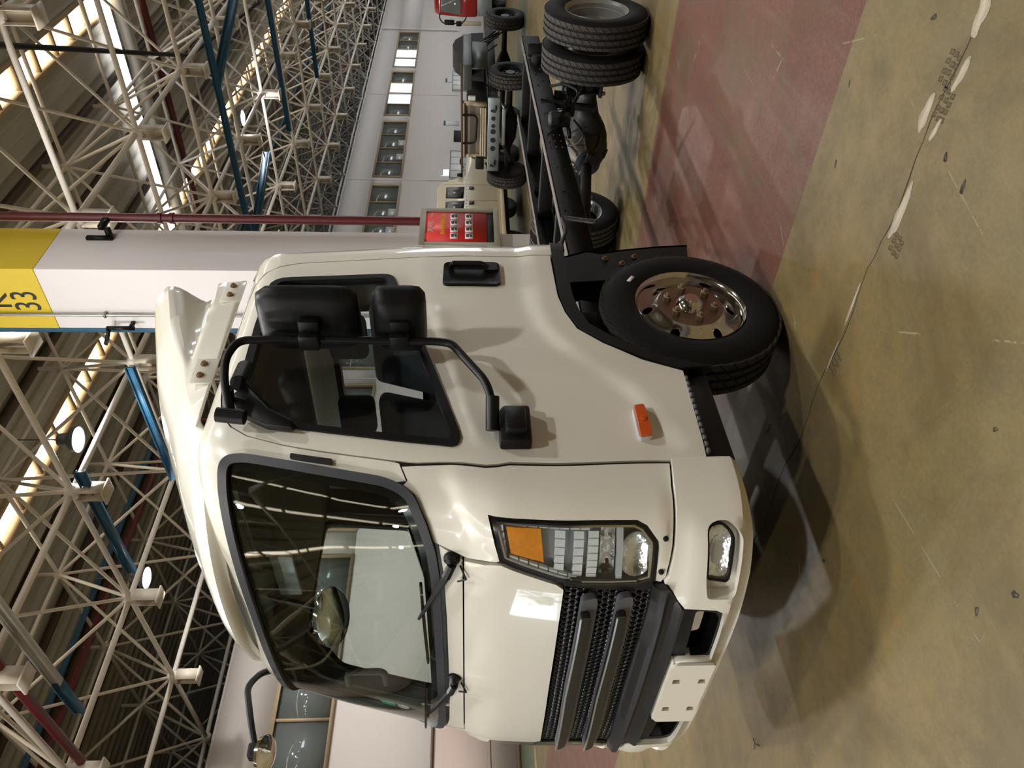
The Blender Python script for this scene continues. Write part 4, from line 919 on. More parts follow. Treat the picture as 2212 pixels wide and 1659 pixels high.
# ---- front convex mirror on the right pillar
arm = [(1.90, 3.72, 2.345), (1.86, 3.68, 2.42), (1.78, 3.66, 2.462), (1.60, 3.64, 2.405), (1.46, 3.62, 2.352)]
am = MB().tube(arcpath(arm, .06), .016, 10).obj('front_mirror_arm', 'black', truck)
b = MB(); b.prism([(1.86, 3.66, 2.30), (1.98, 3.74, 2.28), (1.94, 3.74, 2.36), (1.86, 3.69, 2.42), (1.83, 3.67, 2.43)], (.02, .03, 0)); b.obj('arm_bracket', 'black', am, bevel=.008)
MB().lathe((1.445, 3.61, 2.30), Vector((-.15, -.25, -.9)), [(.001, -.05), (.04, -.045), (.075, -.018), (.08, .0), (.073, .008), (.04, .022), (.001, .028)], 24).obj('front_mirror', 'chrome', am)
b = MB().box((1.425, 3.58, 2.31), (1.485, 3.65, 2.38)); b.obj('mirror_clamp', 'black', am, bevel=.008)
# ---- interior
dash = [(1.70, 1.18), (1.70, 1.49), (1.73, 1.525), (1.80, 1.53), (1.90, 1.46), (1.93, 1.30), (1.88, 1.0)]
MB().prism([(x, 2.34, z) for x, z in dash], (0, 1.36, 0)).obj('dashboard', 'dash', truck, bevel=.02)
MB().box((1.62, 2.12, .96), (3.18, 3.92, 1.0)).obj('cab_floor', 'dash', truck, smooth=0)
sw = MB(); cc = Vector((2.02, 2.52, 1.50)); ax = Vector((-.55, 0, .83)).normalized(); sw.lathe(cc, ax, [(.215+.014*math.cos(t*PI/5), .014*math.sin(t*PI/5)) for t in range(10)], 30, True)
a1 = ax.cross(Vector((0, 1, 0))).normalized()
sw.obox(cc, Vector((0, .2, 0)), a1*.022, ax*.008); sw.obox(cc, Vector((0, .06, 0)), a1*.06, ax*.02); stw = sw.obj('steering_wheel', 'black', truck)
MB().tube([cc, cc-ax*.35], .035, 10).obj('steering_column', 'black', stw)
for yc_, w_ in ((2.50, .25), (3.05, .18), (3.52, .25)):
    se = MB().box((2.25, yc_-w_, 1.16), (2.80, yc_+w_, 1.32)).obj('seat', 'seat', truck, bevel=.05, segs=3)
    b = MB(); b.prism([(2.74, yc_-w_, 1.28), (2.88, yc_-w_, 1.28), (3.05, yc_-w_, 1.86), (2.95, yc_-w_, 1.88)], (0, 2*w_, 0)); b.obj('backrest', 'seat', se, bevel=.04, segs=3)
    b = MB(); b.box((2.98, yc_-.13, 1.90), (3.07, yc_+.13, 2.10)); b.obj('headrest', 'seat', se, bevel=.04, segs=3)
    MB().box((2.25, yc_-w_+.03, 1.0), (2.75, yc_+w_-.03, 1.16)).obj('seat_base', 'dash', se, smooth=0)
im = MB(); cc = Vector((1.78, 3.04, 1.985)); im.lathe(cc, (-1, -.25, -.25), [(.001, .035), (.08, .031), (.14, .02), (.175, 0), (.165, -.015), (.001, -.02)], 28); 
for v in im.v: v.z = cc.z+(v.z-cc.z)*.42
imo = im.obj('interior_mirror', 'chrome', truck)
MB().tube([(1.82, 3.02, 2.05), (1.88, 3.02, 2.27)], .012, 8).obj('mirror_stem', 'black', imo)
MB().tube(arcpath([(1.86, 3.83, 2.00), (1.90, 3.77, 2.01), (1.90, 3.77, 1.82), (1.86, 3.83, 1.81)], .04), .018, 10).obj('grab_handle', 'trim', truck)
for y0, y1 in ((2.25, 2.92), (3.12, 3.80)): MB().box((1.84, y0, 2.24), (2.04, y1, 2.262)).obj('sun_visor', 'trim', truck, bevel=.008)
MB().box((1.93, 2.80, 2.14), (1.95, 3.10, 2.24)).obj('roof_console', 'brightpane' if False else 'lampgrey', truck, bevel=.01)
panel('pillar_trim', [(-1.02, 1.55), (-1.13, 1.55), (-1.13, 2.2), (-1.02, 2.25)], 'trim', truck, [], -.045, .02, .08)
panel('pillar_trim', [(1.02, 1.55), (1.14, 1.55), (1.14, 2.2), (1.02, 2.25)], 'trim', truck, [], -.045, .02, .08)
panel('rear_trim', [(-2.62, 1.0), (-2.34, 1.0), (-2.34, 2.28), (-2.62, 2.28)], 'trim', truck, [], -.05, .01, .15)
panel('rear_trim', [(2.62, 1.0), (2.34, 1.0), (2.34, 2.28), (2.62, 2.28)], 'trim', truck, [], -.05, .01, .15)
# ---- roof fairing
DZ = 2.43; DW = .80; XB = 3.06
def gprof(d): return _itp(d, [0, .06, .25, .68, 1.0, 1.32], [0, .06, .17, .37, .47, .56])
def xedge(s): return 2.20-.45*math.sqrt(max(0, 1-(s/(DW+.02))**2))
b = MB(); NX, NS = 30, 40; V = []; F_ = []
for j in range(NS+1):
    s = DW*math.sin((j/NS*2-1)*PI/2)
    xe = xedge(s)
    for i in range(NX+1):
        t = i/NX; t = t**1.3; x = xe+(XB-xe)*t; z = DZ-.02+gprof(x-xe)*(1-.0*abs(s))
        z -= .05*max(0, (abs(s)-.62)/.18)**2*min(1, (x-xe)/.4)
        V.append((x, CYC+s, z))
m_ = NX+1
F_ = [(j*m_+i, j*m_+i+1, (j+1)*m_+i+1, (j+1)*m_+i) for j in range(NS) for i in range(NX)]
b.add(V, F_)
for sg, j in ((-1, 0), (1, NS)):           # flanks with the scooped recess
    base = V[j*m_:(j+1)*m_]; K = 14; W_ = []
    for i, (x, y, z) in enumerate(base):
        for k in range(K+1):
            t = k/K; zb = DZ+.015; zz_ = z*(1-t)+zb*t
            up_ = _itp(x, [2.49, 3.06], [2.585, 2.80]); lo_ = _itp(x, [2.49, 3.06], [2.565, 2.575]); dep = 0.0
            if x > 2.49 and lo_ < zz_ < up_:
                f_ = (zz_-lo_)/(up_-lo_); dep = .115*(x-2.49)/.57*min(1, (f_ if f_ < .3 else .3+.0)/.3)*sstep((1-f_)/.75)
            W_.append((x, y+sg*(.035*t)-sg*dep, zz_))
    b.add(W_, [(i*(K+1)+k, i*(K+1)+k+1, (i+1)*(K+1)+k+1, (i+1)*(K+1)+k) for i in range(NX) for k in range(K)])
# front lip
lipv = [V[j*m_] for j in range(NS+1)]; n = len(lipv); b.add(lipv+[(x+.02, y, z-.05) for x, y, z in lipv], [(i, i+1, n+i+1, n+i) for i in range(n-1)])
fair = b.obj('roof_fairing', 'paint', truck, smooth=28)
mod = fair.modifiers.new('thickness', 'SOLIDIFY'); mod.thickness = .012; mod.offset = -1
for xt in (2.97, 2.42):
    b = MB(); b.obox((xt, CYC-DW-.035, 2.485), (.075, 0, 0), (0, .006, 0), (0, 0, .045)); tb = b.obj('fairing_tab', 'paint', fair, bevel=.004)
    for dx in (-.032, .038): MB().lathe((xt+dx, CYC-DW-.041, 2.492), (0, -1, 0), [(.016, 0), (.016, .004), (.011, .005), (.010, .013), (.001, .014)], 8).obj('tab_bolt', 'bolt', fair)

# ================================================================== wheels
def tyre_mesh(b, c, axis, r, rb, w, pitches, knob=False):
    """tyre about centre c of its OUTER face; axis points inboard. rb = bead radius"""
    c, axis = Vector(c), Vector(axis).normalized(); ref = Vector((0, 0, 1)); a = axis.cross(ref).normalized()
    prof = [(rb, .020, 0), (rb+.02, .006, 0), (rb+.055, -.004, 0), (r-.055, -.004, 0), (r-.026, .008, 0), (r-.012, .018, 1)]
    gx = [.018, .050, .056, .064, .070, .096, .102, .110, .116, .145, .151, .159, .165, w-.018] if not knob else [.015, .06, .066, .074, .08, .15, .156, .164, .17, .24, .246, .254, .26, w-.015]
    dep = .010 if not knob else .018
    for k, x in enumerate(gx):
        inside = k % 4 in (2, 3) and 0 < k < len(gx)-1
        prof.append((r-(dep if inside else 0), x, 2 if not inside else 3))
    prof += [(r-.012, w-.018, 1), (r-.026, w-.008, 0), (r-.055, w+.004, 0), (rb+.055, w+.004, 0), (rb+.02, w-.006, 0), (rb, w-.02, 0)]
    sub = [0.0, .40, .80, .87, .94]; seg = [(p+t)/pitches*2*PI for p in range(pitches) for t in sub]; n = len(seg); V = []
    for pr, pt, kd in prof:
        for k, ang in enumerate(seg):
            q = k % 5; rr, tt = pr, pt
            sh = (pt-.09)*2.2 if not knob else (0 if kd < 2 else (pt/w)*.0)
            an = ang+(sh if kd == 2 else sh*.9 if kd == 3 else 0)
            if knob and kd in (2, 3): an += (PI/pitches) * (int(pt/.08) % 2)
            if kd == 2 and q == 3: rr -= (.004 if not knob else .016)
            if kd == 1 and q == 3: rr -= (.004 if not knob else .012)
            if kd == 3: tt += .004*(1 if q in (0, 1) else -1)
            V.append(c+axis*tt+(ref*math.sin(an)+a*math.cos(an))*rr)
    m_ = len(prof); F_ = [(i*n+k, (i+1)*n+k, (i+1)*n+(k+1) % n, i*n+(k+1) % n) for i in range(m_-1) for k in range(n)]
    mi = []
    for i in range(m_-1):
        ka, kb = prof[i][2], prof[i+1][2]; base = 1 if (ka in (1, 2, 3) and kb in (1, 2, 3)) else 0
        for k in range(n): mi.append(2 if (3 in (ka, kb)) or (base and k % 5 in (2, 3) and ka != 1 and kb != 1) else base)  # groove and sipe faces take near-black, painting in their shade
    s0 = len(b.m); b.add(V, F_); b.m[s0:] = mi
    return b
def wheel(name, c, sgn, parent, kind, cache={}):
    """c: centre of outer face; sgn = +1 when the axle lies towards +y"""
    c = Vector(c); ax = Vector((0, sgn, 0)); key = (kind, sgn)
    if key in cache: return copy_tree(cache[key], parent, c)
    h = bpy.data.objects.new(name, None); COL.objects.link(h); ORG[h] = c.copy(); h.parent = parent; h.location = c-ORG[parent]; h.empty_display_size = .1
    tyre_mesh(MB(), c, ax, .405, .235, .205, 44).obj('tyre', ['tyre', 'tread', 'void'], h, smooth=30, fix=False, org=c)
    P = lambda r, t, a_: c+ax*t+Vector((math.cos(a_), 0, math.sin(a_)))*r
    if kind == 'front':
        MB().lathe(c, ax, [(.222, .10), (.226, .05), (.232, .022), (.240, .010), (.2475, .004), (.2495, .010), (.246, .020), (.235, .024)], 48).obj('rim', 'wheelchrome', h, org=c)
        dp = lambda r: _itp(r, [.14, .150, .165, .185, .205, .228], [.010, .013, .026, .043, .054, .060])
        DS = lambda u, v, off=0.0: c+ax*(dp(math.hypot(u, v))-off)+Vector((u, 0, v))
        ci = lambda r, x=0, y=0, n=40: [(x+r*math.cos(2*PI*k/n), y+r*math.sin(2*PI*k/n)) for k in range(n)]
        holes = [ci(.0215, .189*math.cos(PI/6+k*PI/3), .189*math.sin(PI/6+k*PI/3), 16) for k in range(6)]
        b = patch(MB(), ci(.228), [ci(.143)]+holes, 0, .006, .013, None, DS); b.obj('wheel_disc', 'wheelchrome', h, org=c, smooth=60)
        b = MB().lathe(c, ax, [(.001, .011), (.08, .011), (.146, .010), (.147, .016)], 48); b.obj('hub_face', 'hubsteel', h, org=c)
        MB().lathe(c, ax, [(.001, -.030), (.030, -.030), (.031, -.027), (.034, -.028), (.046, -.020), (.058, -.004), (.063, .010)], 36).obj('hub_cap', 'wheelchrome', h, org=c, smooth=50)
        for k in range(6):
            q = P(.105, 0, k*PI/3+.2)
            MB().lathe(q, -ax, [(.019, -.010), (.019, .014), (.016, .018), (.010, .018)], 6).obj('wheel_nut', 'nut', h, smooth=20)
            MB().lathe(q, -ax, [(.010, .012), (.010, .026), (.006, .028), (.001, .028)], 12).obj('wheel_stud', 'nut', h)
        MB().lathe(c+ax*.11, ax, [(.001, 0), (.22, 0)], 24).obj('brake_drum', 'void', h)
        MB().obox(P(.300, -.006, .95), Vector((math.sin(.95), 0, -math.cos(.95)))*.024, Vector((math.cos(.95), 0, math.sin(.95)))*.009, Vector((0, .001, 0))).obj('tyre_label', 'white', h, smooth=0)
    else:
        prof = [(.235, .024), (.246, .020), (.2495, .010), (.2475, .004), (.240, .010), (.232, .026), (.224, .032), (.222, .060), (.216, .066), (.212, .125), (.19, .14), (.10, .15), (.09, .12), (.001, .12)]
        if kind == 'inner': prof = [(.235, .024), (.246, .020), (.2495, .010), (.2475, .004), (.240, .010), (.226, .03), (.222, .06), (.12, .03), (.001, .03)]
        MB().lathe(c, ax, prof, 48).obj('rim', 'silver', h, org=c)
        if kind == 'outer':
            for k in range(6): MB().lathe(P(.150, .142, k*PI/3), -ax, [(.026, -.002), (.026, .002), (.001, .002)], 16).obj('hand_hole', 'void', h)
            for k in range(6): MB().lathe(P(.075, .12, k*PI/3+.5), -ax, [(.016, -.006), (.016, .02), (.001, .02)], 6).obj('wheel_nut', 'nut', h)
        b = MB().lathe(c, ax, [(.235, .18), (.246, .185), (.2495, .195), (.246, .20), (.235, .195), (.222, .17), (.216, .10)], 48); b.obj('inner_rim', 'silver', h, org=c)
    cache[key] = h
    return h
wheel('wheel', (2.74, 2.06, .403), 1, truck, 'front')
wheel('wheel', (2.74, 2*CYC-2.06, .403), -1, truck, 'front')
RX = 6.30
wheel('wheel', (RX, 1.91, .403), 1, truck, 'outer'); wheel('wheel', (RX, 2.175, .403), 1, truck, 'inner')
wheel('wheel', (RX, 2*CYC-1.91, .403), -1, truck, 'outer'); wheel('wheel', (RX, 2*CYC-2.175, .403), -1, truck, 'inner')
# ---- chassis
def rz(x): return .795+.025*(x-4.1)
for y0, sg in ((2.60, 1), (2*CYC-2.60, -1)):
    xa, xb = 1.75, 7.68; b = MB()
    for (ya, yb, za, zb) in ((0, .008, -.165, 0), (0, .065, -.008, 0), (0, .065, -.165, -.157)):
        b.add([(x, y0+sg*y, rz(x)+z) for x in (xa, xb) for y, z in ((ya, za), (yb, za), (yb, zb), (ya, zb))], [(0, 1, 2, 3), (7, 6, 5, 4), (0, 4, 5, 1), (1, 5, 6, 2), (2, 6, 7, 3), (3, 7, 4, 0)])
    rail = b.obj('frame_rail', 'frame', truck, smooth=0, fix=False)
    b = MB(); b.add([(x, y0+sg*y, rz(x)+z) for x in (3.24, xb) for y, z in ((-.001, .0005), (.066, .0005), (.066, .002), (-.001, .002))], [(0, 1, 2, 3), (7, 6, 5, 4), (0, 4, 5, 1), (1, 5, 6, 2), (2, 6, 7, 3), (3, 7, 4, 0)]); b.obj('flange_edge', 'frameedge', rail, smooth=0, fix=False)
    pts = [(4.35, -.04), (4.35, -.09), (4.45, -.04), (4.45, -.09)]+[(5.35+.1*i, -.04-.045*k) for i in range(3) for k in range(3)]+[(5.05, -.05), (5.0, -.11), (4.7, -.06), (6.15, -.05), (6.25, -.10), (6.5, -.05), (6.6, -.10), (6.75, -.05), (6.85, -.10), (7.1, -.06)]
    for x, dz in pts: MB().lathe((x, y0, rz(x)+dz), (0, -sg, 0), [(.009, -.002), (.009, .006), (.005, .009), (.001, .009)], 6).obj('rail_rivet', 'axle' if x > 5 else 'frame', rail)
for x in (3.55, 4.75, 5.75, 6.85, 7.64):
    b = MB(); b.box((x-.04, 2.61, rz(x)-.14), (x+.04, 2*CYC-2.61, rz(x)-.03)); b.obj('cross_member', 'frame', truck, bevel=.01)
MB().tube([(4.5, 2.61, .72), (4.5, 3.43, .72)], .035, 12).obj('cross_tube', 'axle', truck)
MB().tube([(2.6, CYC, .62), (4.6, CYC, .58), (5.86, CYC, .42)], .045, 14).obj('prop_shaft', 'frame', truck)
MB().tube([(2.74, 2.25, .38), (2.74, 2.5, .40), (2.74, 2.7, .34), (2.74, 3.34, .34), (2.74, 3.54, .40), (2.74, 3.8, .38)], .05, 10).obj('front_axle', 'frame', truck)
MB().box((2.0, 2.72, .50), (3.2, 3.32, 1.0)).obj('engine', 'void', truck, bevel=.04)
# rear axle
b = MB(); b.lathe((RX, 2.36, .403), (0, 1, 0), [(.055, -.04), (.065, .02), (.075, .25), (.11, .38), (.17, .48), (.20, .56), (.21, .66), (.20, .76), (.17, .84), (.11, .94), (.075, 1.07), (.065, 1.30), (.055, 1.36)], 28); ra = b.obj('rear_axle', 'axle', truck, smooth=50)
b = MB(); b.lathe((RX-.02, CYC, .403), (-1, 0, 0), [(.20, 0), (.205, .05), (.195, .09), (.165, .15), (.125, .23), (.095, .29), (.09, .33), (.001, .33)], 28); dd = b.obj('diff_housing', 'diff', ra, smooth=40)
for k in range(7):
    a_ = 2*PI*k/7+.3; d0 = Vector((0, math.cos(a_), math.sin(a_))); p0 = Vector((RX-.08, CYC, .403)); b = MB(); b.tube([p0+d0*.205, p0+d0*.16+Vector((-.14, 0, 0)), p0+d0*.10+Vector((-.24, 0, 0))], .011, 6); b.obj('casting_rib', 'diff', ra)
MB().lathe((RX-.35, CYC, .403), (-1, 0, 0), [(.10, 0), (.105, .03), (.085, .035), (.085, .06), (.055, .065), (.05, .09), (.03, .092), (.001, .092)], 22).obj('pinion_flange', 'bluegrey', ra)
b = MB(); b.obox((RX-.42, CYC, .403), (.014, 0, 0), (0, .10, .03), (0, -.02, .045)); b.obj('pinion_yoke', 'bluegrey', ra, bevel=.012)
for y in (2.50, 2*CYC-2.50):
    b = MB()
    for k in range(6):
        L_ = .72-.09*k; z0 = .585-.014*k
        P_ = [(RX-L_+2*L_*t/8, y, z0+.12*((t/4-1)**2)*(L_/.72)**2) for t in range(9)]
        b.add([(x, y+d_, z+h_) for x, _, z in P_ for d_, h_ in ((-.035, 0), (.035, 0), (.035, .011), (-.035, .011))], [(4*i+q, 4*i+(q+1) % 4, 4*i+4+(q+1) % 4, 4*i+4+q) for i in range(8) for q in range(4)]+[(0, 1, 2, 3), (35, 34, 33, 32)])
    sp = b.obj('leaf_spring', 'frame', truck, smooth=30, fix=False)
    for dx in (-.07, .07):
        MB().tube(arcpath([(RX+dx, y-.05, .27), (RX+dx, y-.05, .62), (RX+dx, y+.05, .62), (RX+dx, y+.05, .27)], .03), .011, 8).obj('u_bolt', 'bluegrey', sp)
        for dy in (-.05, .05): MB().lathe((RX+dx, y+dy, .275), (0, 0, 1), [(.019, 0), (.019, .025), (.001, .025)], 6).obj('u_bolt_nut', 'nut', sp)
    MB().box((RX-.11, y-.075, .30), (RX+.11, y+.075, .33)).obj('spring_plate', 'bluegrey', sp, bevel=.008)
    b = MB(); b.box((RX-.10, y-.06, .46), (RX+.10, y+.06, .52)); b.obj('spring_seat', 'bluegrey', sp, bevel=.01)
    MB().tube([(RX-.2, y+(.12 if y < 3 else -.12), .36), (RX-.1, y+(.12 if y < 3 else -.12), .80)], .032, 10).obj('shock_absorber', 'frame', truck)
    MB().lathe((RX-.02, y+(.1 if y < 3 else -.1), .68), (0, 0, -1), [(.05, 0), (.045, .05), (.03, .10), (.001, .10)], 14).obj('bump_stop', 'black', truck)
# valves, tank, hoses on the outer web of the left rail
b = MB(); b.lathe((5.68, 2.53, .615), (0, 0, 1), [(.001, 0), (.05, .003), (.058, .02), (.058, .15), (.045, .165), (.001, .168)], 18); tk = b.obj('air_valve', 'axle', truck, smooth=40)
MB().box((5.50, 2.56, .62), (5.86, 2.60, .64)).obj('valve_bracket', 'frame', tk, smooth=0)
MB().tube([(5.50, 2.57, .80), (5.56, 2.49, .655), (5.80, 2.49, .64), (5.86, 2.57, .80)], .006, 6).obj('valve_strap', 'frame', tk)
MB().lathe((5.80, 2.50, .60), (0, -1, 0), [(.03, -.05), (.032, .0), (.02, .03), (.001, .035)], 12).obj('valve_body', 'black', tk)
b = MB(); b.lathe((7.12, 2.53, .70), (0, 0, 1), [(.001, 0), (.055, .003), (.062, .02), (.062, .14), (.05, .16), (.001, .162)], 18); tk2 = b.obj('air_valve', 'frame', truck, smooth=40)
MB().lathe((6.98, 2.55, .78), (0, -1, 0), [(.05, -.05), (.055, .0), (.04, .03), (.001, .035)], 12).obj('valve_body', 'frame', tk2)
for k, (P_, r_) in enumerate([([(5.75, 2.50, .62), (5.95, 2.42, .52), (6.15, 2.44, .62), (6.24, 2.5, .72)], .012), ([(5.8, 2.5, .6), (6.0, 2.36, .47), (6.2, 2.4, .60)], .010), ([(5.88, 2.62, .56), (5.80, 2.7, .47), (5.92, 2.85, .50), (6.10, 2.95, .58)], .008), ([(5.95, 2.65, .58), (6.1, 2.8, .63), (6.2, 2.95, .60)], .006)]):
    MB().tube(arcpath(P_, .08, 5), r_, 8).obj('brake_hose', 'black', truck)
# coiled line and cable behind the cab
hx = []
for k in range(120):
    t = k/119; a_ = t*26*2*PI; c_ = Vector((4.30, 2.56, .80)).lerp(Vector((4.02, 2.42, .64)), t); hx.append(c_+Vector((math.cos(a_)*.012, math.sin(a_)*.012, math.sin(a_)*.012)))
MB().tube(hx, .0035, 5).obj('coiled_line', 'axle', truck)
MB().tube(arcpath([(3.27, 2.16, .93), (3.45, 2.25, .90), (3.8, 2.45, .86), (4.05, 2.5, .80), (4.3, 2.57, .80)], .1), .012, 8).obj('cab_cable', 'black', truck)
MB().tube(arcpath([(3.24, 2.12, .93), (3.34, 2.12, .93), (3.36, 2.3, .93), (3.24, 2.3, .93)], .05), .012, 8).obj('cab_stay', 'black', truck)
MB().box((4.3, 2.75, .58), (5.2, 3.0, .74)).obj('fuel_line_box', 'bluegrey', truck, bevel=.02)

# ================================================================== vehicles standing behind
def plain_wheel(name, c, sgn, parent, r, w, cache={}):
    c = Vector(c); key = (sgn, r, w)
    if key in cache: return copy_tree(cache[key], parent, c)
    h = bpy.data.objects.new(name, None); COL.objects.link(h); ORG[h] = c.copy(); h.parent = parent; h.location = c-ORG[parent]
    tyre_mesh(MB(), c, (0, sgn, 0), r, r*.55, w, 30, True).obj('tyre', ['tyre', 'tread', 'void'], h, smooth=30, fix=False, org=c)
    MB().lathe(c, (0, sgn, 0), [(r*.55, .02), (r*.57, .004), (r*.5, .03), (r*.48, .09), (r*.25, .10), (r*.22, .06), (.001, .06)], 28).obj('rim', 'black', h, org=c)
    for k in range(8): MB().lathe(c+Vector((math.cos(k*PI/4)*r*.35, sgn*.095, math.sin(k*PI/4)*r*.35)), (0, -sgn, 0), [(.02, 0), (.02, .02), (.001, .02)], 6).obj('wheel_nut', 'axle', h)
    MB().lathe(c+Vector((0, sgn*(w-.02), 0)), (0, sgn, 0), [(r*.55, 0), (r*.4, -.03), (.001, -.03)], 24).obj('inner_disc', 'void', h, org=c)
    cache[key] = h; return h
ox = root('bare_chassis', (18.4, 7.7, 0), 'black bare off-road chassis with radiator and knobbly tyres behind the truck', 'chassis')
for x, y, sg in ((16.85, 6.40, 1), (16.85, 9.04, -1), (20.2, 6.30, 1), (20.2, 9.10, -1)): plain_wheel('wheel', (x, y, .47), sg, ox, .47, .30)
for y in (7.15, 8.25): MB().box((16.45, y-.05, .72), (22.5, y+.05, .92)).obj('frame_rail', 'frame', ox, bevel=.01)
for x in (17.8, 19.2, 21.2): MB().box((x, 7.15, .74), (x+.1, 8.25, .88)).obj('cross_member', 'frame', ox, smooth=0)
for x in (16.85, 20.2): MB().lathe((x, 6.6, .47), (0, 1, 0), [(.06, 0), (.07, .6), (.18, .85), (.2, 1.1), (.18, 1.35), (.07, 1.6), (.06, 2.2)], 16).obj('axle', 'frame', ox)
bpn = MB().box((16.36, 6.84, .69), (16.44, 8.56, .955)).obj('front_bumper', 'zincmetal', ox, bevel=.02)
for y, r_ in ((7.47, .045), (7.60, .06), (7.80, .06), (8.00, .06), (7.3, .05)): MB().lathe((16.358, y, .83), (-1, 0, 0), [(r_, -.002), (r_, .002), (.001, .002)], 16).obj('bumper_hole', 'void', bpn)
for y in (7.02, 8.30): MB().tube(arcpath([(16.36, y, .78), (16.25, y, .78), (16.25, y+.09, .80), (16.34, y+.1, .88)], .05), .022, 8).obj('tow_hook', 'black', bpn)
MB().box((16.42, 7.1, .56), (16.46, 7.95, .64)).obj('track_rod', 'zincmetal', ox, bevel=.015)
MB().tube([(16.45, 7.1, .60), (16.55, 6.9, .74)], .03, 8).obj('steering_link', 'zincmetal', ox)
MB().tube([(16.45, 7.95, .60), (16.6, 8.4, .42)], .03, 8).obj('steering_link', 'axle', ox)
rd_ = MB().box((16.62, 7.12, 1.02), (16.70, 8.26, 1.50)).obj('radiator', 'radiator', ox, bevel=.01)
MB().box((16.56, 7.06, 1.46), (16.72, 8.32, 1.52)).obj('radiator_tank', 'tanmetal', rd_, bevel=.01)
for k in range(3): MB().tube([(16.56, 7.15, 1.00+.05*k), (16.56, 8.28, 1.00+.05*k)], .022, 8).obj('cooler_tube', 'tanmetal', rd_)
for y in (7.09, 8.29): MB().prism([(16.55, y-.03, .97), (16.70, y-.03, .97), (16.72, y-.03, 1.52), (16.60, y-.03, 1.52)], (0, .06, 0)).obj('radiator_side', 'tanmetal', rd_, smooth=0)
MB().tube(arcpath([(16.52, 7.3, 1.50), (16.50, 7.3, 1.18), (16.50, 7.95, 1.22), (16.5, 7.95, 1.50)], .12), .025, 10).obj('radiator_hose', 'black', rd_)
MB().box((16.40, 6.15, 1.50), (16.46, 8.62, 1.545)).obj('support_bar', 'rust', ox, smooth=0)
MB().box((16.75, 6.30, 1.30), (18.65, 6.85, 1.50)).obj('fender_box', 'greenmetal', ox, bevel=.02)
b = MB(); b.prism([(16.75, 6.36, .98), (18.0, 6.36, .94), (18.30, 6.36, .98), (18.35, 6.36, 1.30), (16.75, 6.36, 1.30)], (0, .03, 0)); b.obj('fender_side', 'greenmetal', ox, smooth=0)
b = MB(); b.prism([(16.6, 8.38, 1.02), (17.6, 8.38, 1.02), (17.6, 8.38, 1.45), (16.7, 8.38, 1.30)], (0, .04, 0)); b.obj('fender_side', 'greenmetal', ox, smooth=0)
b = MB(); b.box((16.5, 8.30, 1.02), (16.7, 8.60, 1.22)); b.obj('air_box', 'black', ox, bevel=.03)
MB().lathe((16.75, 7.02, 1.22), (0, 0, 1), [(.001, 0), (.06, .005), (.06, .14), (.03, .16), (.001, .16)], 12).obj('coolant_bottle', 'white', ox)
for y in (6.78, 8.62):
    P_ = []
    for k in range(90): a_ = k/89*7*2*PI; P_.append((16.75+.07*math.cos(a_), y+.07*math.sin(a_), .62+.36*k/89))
    MB().tube(P_, .014, 6).obj('coil_spring', 'frame', ox)
a0 = []
for k in range(9): t = PI*k/8; a0.append((18.35+.85*math.cos(PI-t)*1.0, 1.02+.72*math.sin(t)))
b = MB(); b.prism([(x, 6.45, z) for x, z in a0], (0, .5, 0)); b.obj('mud_guard', 'void', ox, smooth=40)
b = MB(); b.box((17.0, 7.2, .95), (18.8, 8.2, 1.42)); b.obj('engine_block', 'void', ox, bevel=.08)
for k in range(7):
    rdm = random.Random(k); p0 = Vector((18.9+.15*k, 6.7+.2*rdm.random(), .9+.3*rdm.random()))
    MB().tube(arcpath([p0, p0+Vector((.1, -.05, -.2)), p0+Vector((.3, -.15, -.35-.2*rdm.random()))], .1), .018, 6).obj('loose_hose', 'black', ox)
MB().box((19.0, 6.9, .95), (19.6, 8.5, 1.3)).obj('transfer_case', 'frame', ox, bevel=.05)
MB().tube(arcpath([(16.62, 8.3, 1.50), (16.6, 8.45, 1.58), (16.6, 8.6, 1.50)], .06), .02, 6).obj('bonnet_catch', 'black', ox)

# cream double-cab truck
wt = root('crew_cab_truck', (17.0, 10.5, 0), 'cream double-cab truck parked against the far wall', 'truck')
WYs, WYe = 9.62, 11.6
side = [(14.2, .60), (14.3, 2.05), (14.5, 2.12), (17.55, 2.15), (17.75, 2.08), (18.18, 1.46), (20.4, 1.38), (20.6, 1.25), (20.6, .85), (20.35, .85), (20.1, 1.15), (19.3, 1.15), (19.05, .85), (18.9, .58)]
b = MB(); b.prism([(x, WYs, z) for x, z in side], (0, WYe-WYs, 0)); b.obj('body', 'olive_white', wt, bevel=.05)
for x0, x1 in ((16.28, 16.80), (16.98, 17.50)):
    w_ = MB(); w_.prism([(x0, WYs-.012, 1.50), (x1+.05, WYs-.012, 1.47), (x1, WYs-.012, 1.93), (x0, WYs-.012, 1.93)], (0, .02, 0)); fr_ = w_.obj('side_window', 'blackgloss', wt, bevel=.006)
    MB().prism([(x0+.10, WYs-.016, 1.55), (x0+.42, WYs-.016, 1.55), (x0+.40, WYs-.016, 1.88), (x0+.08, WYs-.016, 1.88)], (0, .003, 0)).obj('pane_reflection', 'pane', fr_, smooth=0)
for x0 in (16.70, 17.42): MB().box((x0, WYs-.03, 1.24), (x0+.12, WYs, 1.36)).obj('door_handle', 'black', wt, bevel=.006)
for x0 in (15.4, 16.15, 16.88, 17.66): MB().box((x0, WYs-.004, .66), (x0+.012, WYs+.01, 2.0)).obj('door_seam', 'tan', wt, smooth=0)
for k in range(18): MB().lathe((15.1+k*.165, WYs, 1.425), (0, -1, 0), [(.012, 0), (.012, .006), (.001, .008)], 6).obj('rivet', 'black', wt)
MB().box((14.2, WYs-.06, .50), (18.6, WYs+.1, .60)).obj('side_step', 'olive_white', wt, bevel=.02)
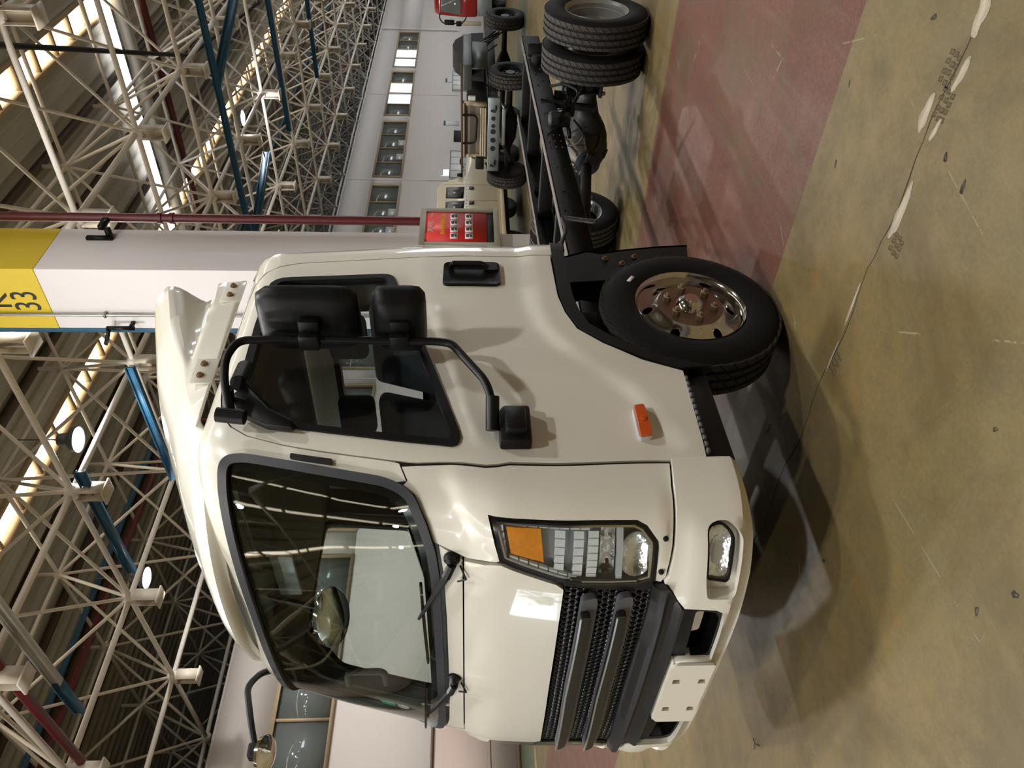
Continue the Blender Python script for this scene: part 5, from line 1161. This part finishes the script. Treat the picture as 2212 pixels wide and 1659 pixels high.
MB().prism([(17.6, WYs+.05, 2.06), (18.15, WYs+.05, 1.50), (18.18, WYs+.05, 1.52), (17.65, WYs+.05, 2.09)], (0, 1.9, 0)).obj('windscreen', 'blackgloss', wt, smooth=0)
MB().prism([(18.0, WYs-.10, 1.52), (18.12, WYs-.10, 1.52), (18.05, WYs-.10, 1.66)], (0, .08, 0)).obj('wing_mirror', 'black', wt, smooth=0)
for x, y, sg in ((15.2, WYs+.02, 1), (19.7, WYs+.02, 1), (15.2, WYe-.02, -1), (19.7, WYe-.02, -1)): plain_wheel('wheel', (x, y, .42), sg, wt, .42, .28)
MB().box((14.3, 9.9, .38), (20.3, 11.3, .62)).obj('underbody', 'void', wt, smooth=0)
MB().box((17.0, 9.64, 2.0-.02), (17.1, 9.66, 2.05)).obj('roof_gutter', 'tan', wt, smooth=0)

# red truck cab at the right edge
rc = root('red_truck', (31.5, 9.8, 0), 'red truck cab with black mirrors at the far right', 'truck')
prof = [(30.0, 1.05), (29.95, 1.6), (30.15, 2.45), (30.4, 2.62), (31.9, 2.62), (31.95, 1.05)]
b = MB(); b.prism([(x, 8.55, z) for x, z in prof], (0, 1.0, 0)); b.obj('cab', 'redcab', rc, bevel=.06, segs=3)
b = MB(); b.prism([(29.945, 8.65, 1.65), (29.945, 9.45, 1.65), (30.13, 9.42, 2.36), (30.13, 8.68, 2.36)], (-.02, 0, 0)); b.obj('windscreen', 'pane', rc, bevel=.01)
MB().tube(arcpath([(30.15, 9.50, 2.42), (30.0, 9.62, 2.42), (30.0, 9.78, 2.3), (30.0, 9.78, 1.6), (30.0, 9.6, 1.45), (30.1, 9.5, 1.45)], .08), .022, 8).obj('mirror_bar', 'black', rc)
MB().box((29.97, 9.66, 1.88), (30.06, 9.84, 2.25)).obj('mirror_head', 'black', rc, bevel=.03)
MB().box((29.97, 9.70, 1.62), (30.06, 9.88, 1.82)).obj('wide_mirror_head', 'black', rc, bevel=.03)
MB().box((29.95, 8.6, .5), (30.1, 9.5, 1.05)).obj('bumper', 'zincmetal', rc, bevel=.03)
MB().box((30.1, 8.6, .45), (34, 9.5, 1.0)).obj('frame', 'frame', rc, smooth=0)
for x in (31.0, 33.2):
    plain_wheel('wheel', (x, 8.45, .47), 1, rc, .47, .30); plain_wheel('wheel', (x, 9.6, .47), -1, rc, .47, .30)
